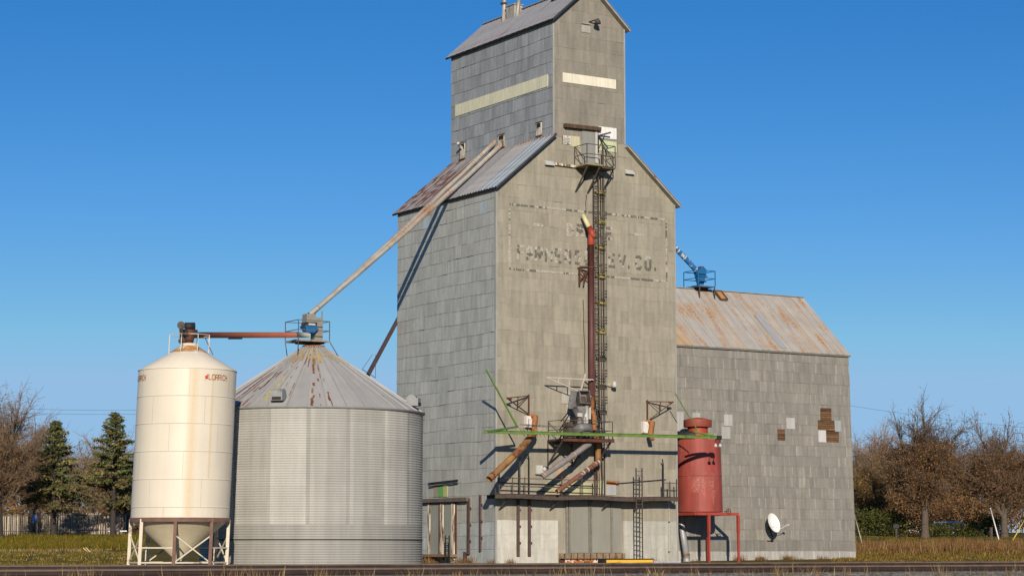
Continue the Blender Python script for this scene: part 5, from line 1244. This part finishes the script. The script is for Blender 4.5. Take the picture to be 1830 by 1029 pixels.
def bare_tree(loc,H,spread,seed,label,leafc=None,leafn=0,twc=(.17,.115,.09),trunk_h=.22,lean=0,group=None,bark=None,upright=.5,depth=5,thick=1.0,leaf_top=.75):
    r=random.Random(seed); base=Vector(loc); t=thing('bare_tree',base,label,'tree',group)
    tr=MB(); tw=MB(); lf=MB(); tips=[]
    def grow(P,d,L,rad,lv):
        if lv>depth: return
        segs=4 if lv<3 else 2; Q=P.copy(); dd=d.copy()
        for i in range(segs):
            dd=(dd+rv(r)*(.10+.06*lv)+Vector((0,0,.06*upright))).normalized(); N=Q+dd*(L/segs); ra=rad*(1-.45*i/segs); rb=rad*(1-.45*(i+1)/segs)
            if lv<=2: quick_tube(tr,Q,N,ra,rb,7 if lv<2 else 5,(1,1,1))
            else:
                k=r.uniform(.75,1.3); quick_tube(tw,Q,N,max(ra,.011*thick),max(rb,.009*thick),3,(twc[0]*k,twc[1]*k,twc[2]*k))
            if lv>=1 and i>=0:
                nb={1:2,2:2,3:3,4:2,5:0}.get(lv,0)
                for _ in range(nb):
                    sd=(dd+rv(r)*.85+Vector((0,0,.15*upright))).normalized(); grow(Q+(N-Q)*r.random(),sd,L*r.uniform(.42,.62),rb*.55,lv+1)
            Q=N
        tips.append(Q)
        if lv<depth: grow(Q,(dd+rv(r)*.3).normalized(),L*.62,rad*.52,lv+1)
    P=base-Vector((0,0,.3)); d=Vector((lean,0,1)).normalized(); Hh=H*trunk_h; R0=H*.030*thick
    for i in range(4):
        N=P+(d+rv(r)*.06).normalized()*(Hh+.3)/4; quick_tube(tr,P,N,R0*(1.25 if i==0 else 1-.07*i),R0*(1-.07*(i+1)),9,(1,1,1)); P=N
    n=r.choice((5,6))
    for k in range(n):
        a=2*math.pi*k/n+r.uniform(-.4,.4); inc=r.uniform(.25,1.0)*spread; dd=Vector((math.cos(a)*inc,math.sin(a)*inc,r.uniform(.8,1.1)+upright*.3)).normalized(); grow(P-Vector((0,0,r.uniform(0,Hh*.25))),dd,H*r.uniform(.33,.45),R0*.55,1)
    grow(P,Vector((r.uniform(-.1,.1),r.uniform(-.1,.1),1)).normalized(),H*.42,R0*.62,1)
    tr.build('trunk',bark or BARK,t)
    if leafn:
        for _ in range(leafn):
            Q=r.choice(tips)
            if Q.z-base.z>H*leaf_top and r.random()<.8: continue
            c=r.choice(leafc); k=r.uniform(.6,1.3); leafq(tw,Q+rv(r)*r.uniform(0,.7),r.uniform(.12,.28),r,(c[0]*k,c[1]*k,c[2]*k))
    tw.build('crown',TWIG,t); return t
def spruce(loc,H,cr,seed,label,clear=.38,group='spruce trees'):
    r=random.Random(seed); base=Vector(loc); t=thing('spruce_tree',base,label,'tree',group); tr=MB(); nd=MB()
    P=base-Vector((0,0,.3)); tip=base+Vector((r.uniform(-.2,.2),0,H))
    for i in range(8): quick_tube(tr,P+(tip-P)*i/8,P+(tip-P)*(i+1)/8,H*.026*(1-i/8.3),H*.026*(1-(i+1)/8.3),9,(1,1,1))
    nb=125; ab=[r.uniform(.8,1.25) for _ in range(9)]
    for k in range(nb):
        f=(k/nb)**1.1; z=clear+(.985-clear)*f; a=k*2.399+r.uniform(-.6,.6)
        L=(cr*(1-f)**.8*r.choice((.5,.8,1.0,1.12,1.25))*ab[int(a%6.28/6.29*9)]+.12)*(1 if f>.06 else .8); up=(.55*f-.15)+r.uniform(-.15,.2)
        A=base+Vector((0,0,H*z)); B=A+Vector((math.cos(a)*L,math.sin(a)*L,L*up)); quick_tube(tr,A,B,.04,.012,3,(1,1,1))
        n=int(14+L*34); kk=r.uniform(.55,1.25); gold=r.random()<.35
        for j in range(n):
            s=.25+.8*r.random()**.8; w_=.07+.12*s; Q=A+(B-A)*s+Vector((r.gauss(0,w_),r.gauss(0,w_),-abs(r.gauss(0,.13))+.08)); k2=kk*r.uniform(.6,1.3)
            c=(.115,.125,.045) if not gold else (.19,.165,.06)
            leafq(nd,Q,r.uniform(.18,.36),r,(c[0]*k2,c[1]*k2,c[2]*k2),1.2)
    # drooping bare lower limbs
    for k in range(16):
        a=r.uniform(0,6.28); z0=r.uniform(.2,clear+.03); L=cr*r.uniform(.8,1.6); A=base+Vector((0,0,H*z0)); Q=A
        for i in range(5):
            N=A+Vector((math.cos(a)*L*(i+1)/5,math.sin(a)*L*(i+1)/5,H*.05*math.sin((i+1)/5*2.6))); quick_tube(tr,Q,N,.06-.009*i,.05-.009*i,4,(1,1,1)); Q=N
            for _ in range(22): leafq(nd,N+rv(r)*.55*r.random()+Vector((0,0,.15)),.27,r,r.choice([(.10,.10,.035),(.16,.12,.045),(.13,.11,.05)]),1.3)
    tr.build('trunk',BARKD,t); nd.build('crown',NEED,t); return t
def shrub(loc,wd,dp,h,seed,name,label,cols,n,cat='shrub',group=None,twiggy=False,size=.22):
    r=random.Random(seed); base=Vector(loc); t=thing(name,base,label,cat,group); q=MB(); s=MB()
    lumps=[(r.uniform(-.42,.42)*wd,r.uniform(-.4,.4)*dp,r.uniform(.3,.62)*h,r.uniform(.35,.6)*h) for _ in range(int(6+wd*1.2))]
    for lx,ly,lz,lr in lumps:
        P=base+RGT*lx+FH*ly; quick_tube(s,P-Vector((0,0,.1)),P+Vector((0,0,lz)),.05,.02,4,(1,1,1))
        for _ in range(5): quick_tube(s,P+Vector((0,0,lz*.3)),P+Vector((0,0,lz))+rv(r)*lr,.03,.01,3,(1,1,1))
    for _ in range(n):
        lx,ly,lz,lr=r.choice(lumps); v=rv(r)*lr*(r.random()**.4); P=base+RGT*(lx+v.x*1.3)+FH*(ly+v.y)+Vector((0,0,max(.03,lz+v.z)))
        k=r.uniform(.55,1.35); c=r.choice(cols)
        if twiggy: quick_tube(q,P,P+(Vector((v.x,v.y,abs(v.z)+.5)).normalized()+rv(r)*.4)*r.uniform(.3,.8),.018,.010,3,(c[0]*k,c[1]*k,c[2]*k))
        else: leafq(q,P,r.uniform(.7,1.3)*size,r,(c[0]*k,c[1]*k,c[2]*k))
    s.build('stems',BARKD,t); q.build('foliage',LEAF,t); return t
def G(px,d):
    v=gpos(px,d); v.z=gz_world(v); return v
BR=[(.20,.105,.042),(.16,.088,.042),(.23,.13,.05),(.12,.07,.04)]
TW1=(.20,.13,.10)
# right side trees
bare_tree(G(1648,222),12.8,.72,101,'big spreading bare tree right of the annex with brown leaves clinging low',BR,19000,twc=(.13,.10,.075),group='bare trees on the right',thick=1.15,trunk_h=.24)
bare_tree(G(1790,226),11.4,.75,102,'broad bare tree near the right edge with a thick pale trunk',BR,13000,twc=(.16,.12,.09),group='bare trees on the right',thick=1.2,trunk_h=.22)
bare_tree(G(1560,262),12.4,.5,103,'slender pale bare tree rising just beside the annex corner',[(.34,.18,.05),(.28,.16,.06)],2500,twc=(.27,.21,.18),group='bare trees on the right',upright=.9,thick=.9)
bare_tree(G(1720,275),12.4,.8,104,'lower rusty bare tree standing between the two large right-hand trees',BR,6500,twc=(.17,.12,.08),group='bare trees on the right')
bare_tree(G(1545,238),9,.7,105,'small yellow-leaved tree half hidden behind the annex corner',[(.36,.22,.05),(.25,.18,.05)],4200,twc=(.17,.13,.08),group='bare trees on the right')
bare_tree(G(1850,262),11.6,.8,106,'bare tree cut off by the right edge of the picture',BR,5000,twc=(.16,.12,.09),group='bare trees on the right')
bare_tree(G(1605,265),10.5,.8,107,'reddish brown leafy tree behind the hedge right of the annex',BR,7000,twc=(.16,.09,.07),group='bare trees on the right')
# left side trees
bare_tree(G(4,212),12.9,.72,111,'large bare tree at the left edge with a dark trunk',BR,4000,twc=(.20,.15,.11),group='bare trees on the left',bark=BARKD,trunk_h=.30,thick=1.1)
bare_tree(G(62,240),12.4,.75,112,'tall reddish bare tree leaning in from the left edge',BR,3600,twc=(.19,.135,.10),group='bare trees on the left',bark=BARKD)
bare_tree(G(166,275),12.5,.85,113,'hazy grey-brown bare tree between the two spruces',BR,2500,twc=(.24,.185,.145),group='bare trees on the left')
bare_tree(G(232,245),11.5,.9,114,'bare tree with forked pale trunks beside the cream bin',BR,3000,twc=(.22,.165,.12),group='bare trees on the left',trunk_h=.14)
bare_tree(G(-40,262),13.2,.8,115,'bare tree mostly outside the left edge',BR,3500,twc=(.22,.15,.12),group='bare trees on the left')
spruce(G(101,222),12.0,2.7,121,'pointed dark spruce with a bare lower trunk, nearer the left edge',clear=.36)
spruce(G(206,232),13.2,2.8,122,'taller dark spruce standing right behind the cream bin',clear=.42)
OLV=[(.12,.10,.025),(.16,.12,.035),(.09,.085,.02)]
shrub(G(50,262),13,3,4.2,131,'brown_shrub','wide olive and brown thicket under the left edge trees',OLV+BR,3800,group='thickets on the left',size=.3)
shrub(G(160,264),12,3,2.6,132,'brown_shrub','olive brown thicket between the spruce trunks',OLV+BR,1800,group='thickets on the left',size=.3)
GRN=[(.075,.085,.018),(.05,.06,.014),(.10,.10,.025)]
shrub(G(1572,228),8.6,3,3.1,141,'green_hedge','tall dark green hedge beside the annex corner behind the mailbox',GRN,6500,cat='hedge',group='hedges on the right',size=.22)
shrub(G(1705,232),8.5,2,1.5,142,'green_hedge','low dark green hedge right of the big tree trunk',GRN,3600,cat='hedge',group='hedges on the right',size=.2)
shrub(G(1757,236),3.2,2,2.6,143,'green_hedge','rounded green bush near the thick pale trunk',[(.13,.12,.03),(.09,.09,.02)],2200,cat='hedge',group='hedges on the right',size=.2)
shrub(G(1602,250),11,3,6.0,144,'brown_shrub','tall rust brown thicket above the green hedge',BR,12000,group='thickets on the right',size=.26)
shrub(G(1705,262),12,3,5.2,145,'brown_shrub','reddish brown thicket between the two big trees',BR,11000,group='thickets on the right',size=.26)
shrub(G(1815,258),9,3,4.5,146,'brown_shrub','dark brown thicket at the right edge',BR,5000,group='thickets on the right',size=.26)
# far shelter belt
q=MB(); r=random.Random(77)
for k in range(26000):
    px=r.uniform(-250,2100)
    if 300<px<1480: continue
    d=r.uniform(330,420); h=6.5+2*math.sin(px*.021)+1.5*math.sin(px*.07); P=gpos(px,d,3.0+h*r.random()**1.1); c=r.choice(BR+[(.15,.12,.09)]); leafq(q,P,r.uniform(.5,1.2),r,c,1.6)
tag(q.build('distant_woods',LEAF),kind='stuff')
# ------------------------------------------------------------------ fence on the left
t=thing('slat_fence',G(90,252),'long weathered grey wooden slat fence behind the left trees','fence')
SL=mat('fence_wood',(1,1,1),.9,0,.15,2,attr=True); q=MB(); q2=MB(); r=random.Random(9); 
pa,pb=G(-60,240),G(230,243); L=(pb-pa).length; dv=(pb-pa).normalized(); s=0
while s<L:
    P=pa+dv*s; z0=gz_world(P); h=2.25+r.uniform(-.1,.12); k=r.uniform(.5,1.25); wd=r.uniform(.09,.16); q.bar(P+Vector((0,0,z0-P.z)),P+dv*r.uniform(-.06,.06)+Vector((0,0,z0-P.z+h)),wd,.03,(.38*k,.32*k,.25*k)); s+=wd+r.uniform(.03,.13)
q.build('slats',SL,t)['kind']='stuff'
for h in (2.2,.5): q2.bar(pa+Vector((0,0,h)),pb+Vector((0,0,h)),.06,.09,(.1,.08,.07))
q2.build('rails',SL,t)
t=thing('blue_panel',G(67,237),'small pale blue panel hanging on the slat fence','blue_panel')  # stiff blue panel on a post in front of the slat fence
q=MB(); P=G(67,237); q.box(P+Vector((0,0,1.75)),(.55,.05,.9),Matrix.Rotation(-YAW,3,'Z')); q.build('sheet',mat('pale_blue',(.20,.28,.50),.7,0,.15,2),t); q=MB(); q.bar(P,P+Vector((0,0,2.2)),.06); q.build('post',BARKD,t)
t=thing('white_rail',G(215,236),'low white rail at the foot of the forked trunks','rail')
q=MB(); a,b_=G(198,236),G(231,236); q.bar(a+Vector((0,0,.42)),b_+Vector((0,0,.42)),.08,.12); q.build('top_rail',WHITEH,t)
for k in range(6):
    q=MB(); P=a+(b_-a)*k/5; q.bar(P-Vector((0,0,.1)),P+Vector((0,0,.4)),.07); q.build('post',STEELD,t)
t=thing('yellow_marker',G(158,162),'small fallen yellow marker plank in the grass left of the cream bin','marker')
P=G(158,162); q=MB(); q.bar(P+RGT*-.16+Vector((0,0,.34)),P+RGT*.2+Vector((0,0,.0)),.09,.05); q.build('plank',YELLOW,t); q=MB(); q.bar(P+RGT*.02+Vector((0,0,.36)),P+RGT*.38+Vector((0,0,.02)),.05); q.build('stake',LIGHTM,t)
# white and blue farm buildings glimpsed through the trees
def house(px,d,wd,h,label,m,rc):
    P=G(px,d); t=thing('farm_house',P,label,'house'); rot=Matrix.Rotation(-YAW,3,'Z'); q=MB(); q.box(P+Vector((0,0,h/2-.3)),(wd,5,h+.3),rot); q.build('wall',m,t)
    q=MB(); a=[P+rot@Vector((x,y,z)) for x,y,z in ((-wd/2-.3,-2.9,h),(wd/2+.3,-2.9,h),(wd/2+.3,0,h+2),(-wd/2-.3,0,h+2),(-wd/2-.3,2.9,h),(wd/2+.3,2.9,h))]
    q.poly([a[0],a[1],a[2],a[3]]); q.poly([a[3],a[2],a[5],a[4]]); q.poly([a[0],a[3],a[4]]); q.poly([a[1],a[5],a[2]]); q.poly([a[0],a[4],a[5],a[1]]); q.build('roof',rc,t)
    for k in (-.28,.28):
        q=MB(); q.box(P+rot@Vector((k*wd,-2.53,h*.55)),(.9,.06,1.2),rot); q.build('window',STEELB,t)
house(1660,285,7,3.6,'white house glimpsed behind the big tree trunk on the right',WHITEH,mat('house_roof',(.12,.12,.13),.8,0,.1,2))
house(1808,290,9,3.2,'bluish grey shed glimpsed between trees near the right edge',mat('blue_shed',(.30,.38,.46),.7,0,.1,2),mat('shed_roof',(.22,.27,.33),.6,0,.1,2))
t=thing('rail_fence',G(1690,250),'low white board fence behind the right-hand hedge','fence')
a,b_=G(1665,246),G(1716,246)
q=MB()
for h in (.9,1.5): q.bar(a+Vector((0,0,h)),b_+Vector((0,0,h)),.05,.16)
q.build('boards',WHITEH,t)
for k in range(5): q=MB(); P=a+(b_-a)*k/4; q.bar(P,P+Vector((0,0,1.65)),.12); q.build('post',WHITEH,t)
P=G(1597,206); t=thing('mailbox',P,'dark rural mailbox on a wooden post in front of the hedge','mailbox')
q=MB(); q.bar(P-Vector((0,0,.2)),P+Vector((0,0,1.0)),.11); q.build('post',BARK,t)
q=MB(); rot=Matrix.Rotation(-YAW,3,'Z'); q.box(P+Vector((0,0,1.2)),(.55,.3,.28),rot); q.tube([P+RGT*-.275+Vector((0,0,1.34)),P+RGT*.275+Vector((0,0,1.34))],.15,12); q.build('box_body',STEELB,t)
def stick(px0,py0,px1,py1,d,name,label,cat,m,w_=.12):
    A=Vp(px0,py0,d);B=Vp(px1,py1,d); B.z=min(B.z,gz_world(B)) ; t=thing(name,B,label,cat); q=MB(); q.tube([B-Vector((0,0,.1)),A],w_/2,8); q.build('shaft',m,t)
    q=MB(); q.tube([B-Vector((0,0,.1)),B+Vector((0,0,.12))],w_*.8,8); q.build('anchor',STEELD,t)
    q=MB(); A2=A+(A-B).normalized()*.05; q.tube([A,A2],w_*.7,8); q.build('end_cap',m,t)
stick(1770,908,1786,955,205,'guy_guard','tilted white guy-wire guard pole near the thick right trunk','pole',WHITEH,.12)
stick(1831,928,1808,954,205,'guy_guard','tilted yellow guy-wire guard at the right edge','pole',mat('faded_yellow',(.55,.42,.10),.7,0,.1,3),.11)
stick(1527,920,1545,972,168,'guy_guard','tilted pale guard pole beside the annex corner','pole',mat('pale_brown_pole',(.42,.34,.28),.8,0,.1,3),.09)
P=G(1766,214); t=thing('stump_post',P,'short wooden post standing left of the white guard pole','post'); q=MB(); q.bar(P-Vector((0,0,.2)),P+Vector((0,0,1.15)),.2); q.build('shaft',BARK,t); q=MB(); q.box(P+Vector((0,0,1.17)),(.24,.24,.05)); q.build('cap',BARK,t)
# power lines with a pole hidden by each tree mass
def wire(px0,py0,px1,py1,d,label,sag=.6):
    A=Vp(px0,py0,d);B=Vp(px1,py1,d); n_=14; q=MB(); pts=[A+(B-A)*k/n_-Vector((0,0,sag*4*(k/n_)*(1-k/n_))) for k in range(n_+1)]; q.tube(pts,.016,4); o=q.build('power_line',STEELB,None,A); tag(o,label,'wire','overhead power lines'); return o
wire(-150,721,420,728,300,'upper thin power line crossing the sky behind the left spruces')
wire(-150,729,420,735,300,'lower thin power line crossing the sky behind the left spruces')
wire(1480,718,2000,775,300,'thin power line crossing the sky behind the right trees')
P=G(1730,262); 
# ------------------------------------------------------------------ grasses
def blades(name,regions,seed,label=None):
    q=MB(); r=random.Random(seed)
    for (px0,px1,d0,d1,n,h0,h1,cols,wd) in regions:
        clumps=[(r.uniform(px0,px1),r.uniform(d0,d1),r.uniform(.6,1.3)) for _ in range(max(3,n//24))]
        for _ in range(n):
            cx__,cdd,ck=r.choice(clumps); d=max(d0,cdd+r.gauss(0,.4)); px=cx__+r.gauss(0,.35)*FPX/d*.9
            P=gpos(px,d); P.z=gz_world(P)-.02; h=r.uniform(h0,h1)*ck; w_=wd*r.uniform(.6,1.3); a=r.uniform(0,6.28); sdv=Vector((math.cos(a),math.sin(a),0))*w_; ln=Vector((r.gauss(0,.22),r.gauss(0,.22),1))*h
            k=r.uniform(.6,1.35); c=r.choice(cols); b0=len(q.v); q.v.extend([tuple(P-sdv),tuple(P+sdv),tuple(P+ln)]); q.f.append((b0,b0+1,b0+2)); q.c.append((c[0]*k,c[1]*k,c[2]*k)); q.uv.append([(0,0),(1,0),(.5,1)]); q.sm.append(False)
    return tag(q.build(name,DRY),kind='stuff')
TAN=[(.28,.20,.09),(.22,.145,.065),(.32,.25,.12),(.18,.105,.05)]
RST=[(.17,.085,.03),(.22,.12,.045),(.12,.058,.02),(.24,.16,.07)]
OG=[(.10,.088,.006),(.135,.105,.009),(.165,.115,.016),(.075,.08,.007)]
blades('tall_dry_grass',[(1490,1860,157,174,16000,.35,.95,RST,.035),(1490,1860,128,150,7000,.06,.2,OG+RST,.03),(1490,1860,146,158,2200,.1,.4,RST+OG,.03),(1480,1860,176,224,5000,.05,.16,OG+[(.16,.14,.03)],.05)],1)
blades('roadside_grass',[(-60,260,172,222,20000,.2,.6,OG+[(.16,.10,.03)],.045),(-60,250,122,165,12000,.05,.2,OG+TAN[:2],.03),(-60,260,163,172,900,.1,.3,TAN,.03)],2)
# weeds at the foot of the walls and along the tracks
def weedline(name,pts,n,h0,h1,seed,cols,wd,zf=None,clump=30):
    q=MB(); r=random.Random(seed); cl=[]
    for _ in range(max(2,n//clump)):
        P=r.choice(pts)() ; cl.append((P,r.uniform(.5,1.3)))
    for _ in range(n):
        P,ck=r.choice(cl); P=P+Vector((r.gauss(0,.16),r.gauss(0,.16),0)); P.z=(zf(P) if zf else gz_world(P))-.02
        h=r.uniform(h0,h1)*ck; w_=wd*r.uniform(.6,1.3); a=r.uniform(0,6.28); sdv=Vector((math.cos(a),math.sin(a),0))*w_; ln=Vector((r.gauss(0,.22),r.gauss(0,.22),1))*h; k=r.uniform(.6,1.35); c=r.choice(cols); b0=len(q.v)
        m=P+ln*.55+Vector((r.gauss(0,.02),r.gauss(0,.02),0)); q.v.extend([tuple(P-sdv),tuple(P+sdv),tuple(m+sdv*.6),tuple(P+ln+rv(r)*.03),tuple(m-sdv*.6)]); q.f.append((b0,b0+1,b0+2,b0+3,b0+4)); q.c.append((c[0]*k,c[1]*k,c[2]*k)); q.uv.append([(0,0)]*5); q.sm.append(False)
    return tag(q.build(name,DRY),kind='stuff')
rr_=random.Random(33)
trk=lambda c,s: (lambda: tpt(c,rr_.uniform(-26,28),s+rr_.uniform(-.5,.5),0))
weedline('trackside_weeds',[trk(trackB,-2.3),trk(trackB,-3.0),trk(trackB,-2.0)],2600,.12,.46,5,TAN,.006,zf=lambda P:.02,clump=13)
weedline('dry_weeds',[trk(trackB,2.6),trk(trackA,-2.4)],900,.08,.26,6,TAN,.007,zf=lambda P:-.0)
weedline('wall_weeds',[lambda: Vector((rr_.uniform(AX0+5,AX1),YA-.4+rr_.uniform(-.3,.2),0)),lambda: on(1360,1000,1,YA-.3),lambda: on(1408,1000,1,YA-.3),lambda: Vector((rr_.uniform(0,12),-.35,0)),lambda: Vector((-.35,rr_.uniform(0,8),0)),lambda: Vector((cx0+rr_.uniform(-2,2),YA-.6,0))],2600,.12,.48,7,RST,.012,zf=lambda P:0,clump=60)
weedline('yard_weeds',[lambda: gpos(rr_.uniform(200,1560),rr_.uniform(96,118))],2500,.05,.2,8,TAN+OG,.02,clump=22)
for o in list(bpy.data.objects):
    if '_o' in o: del o['_o']
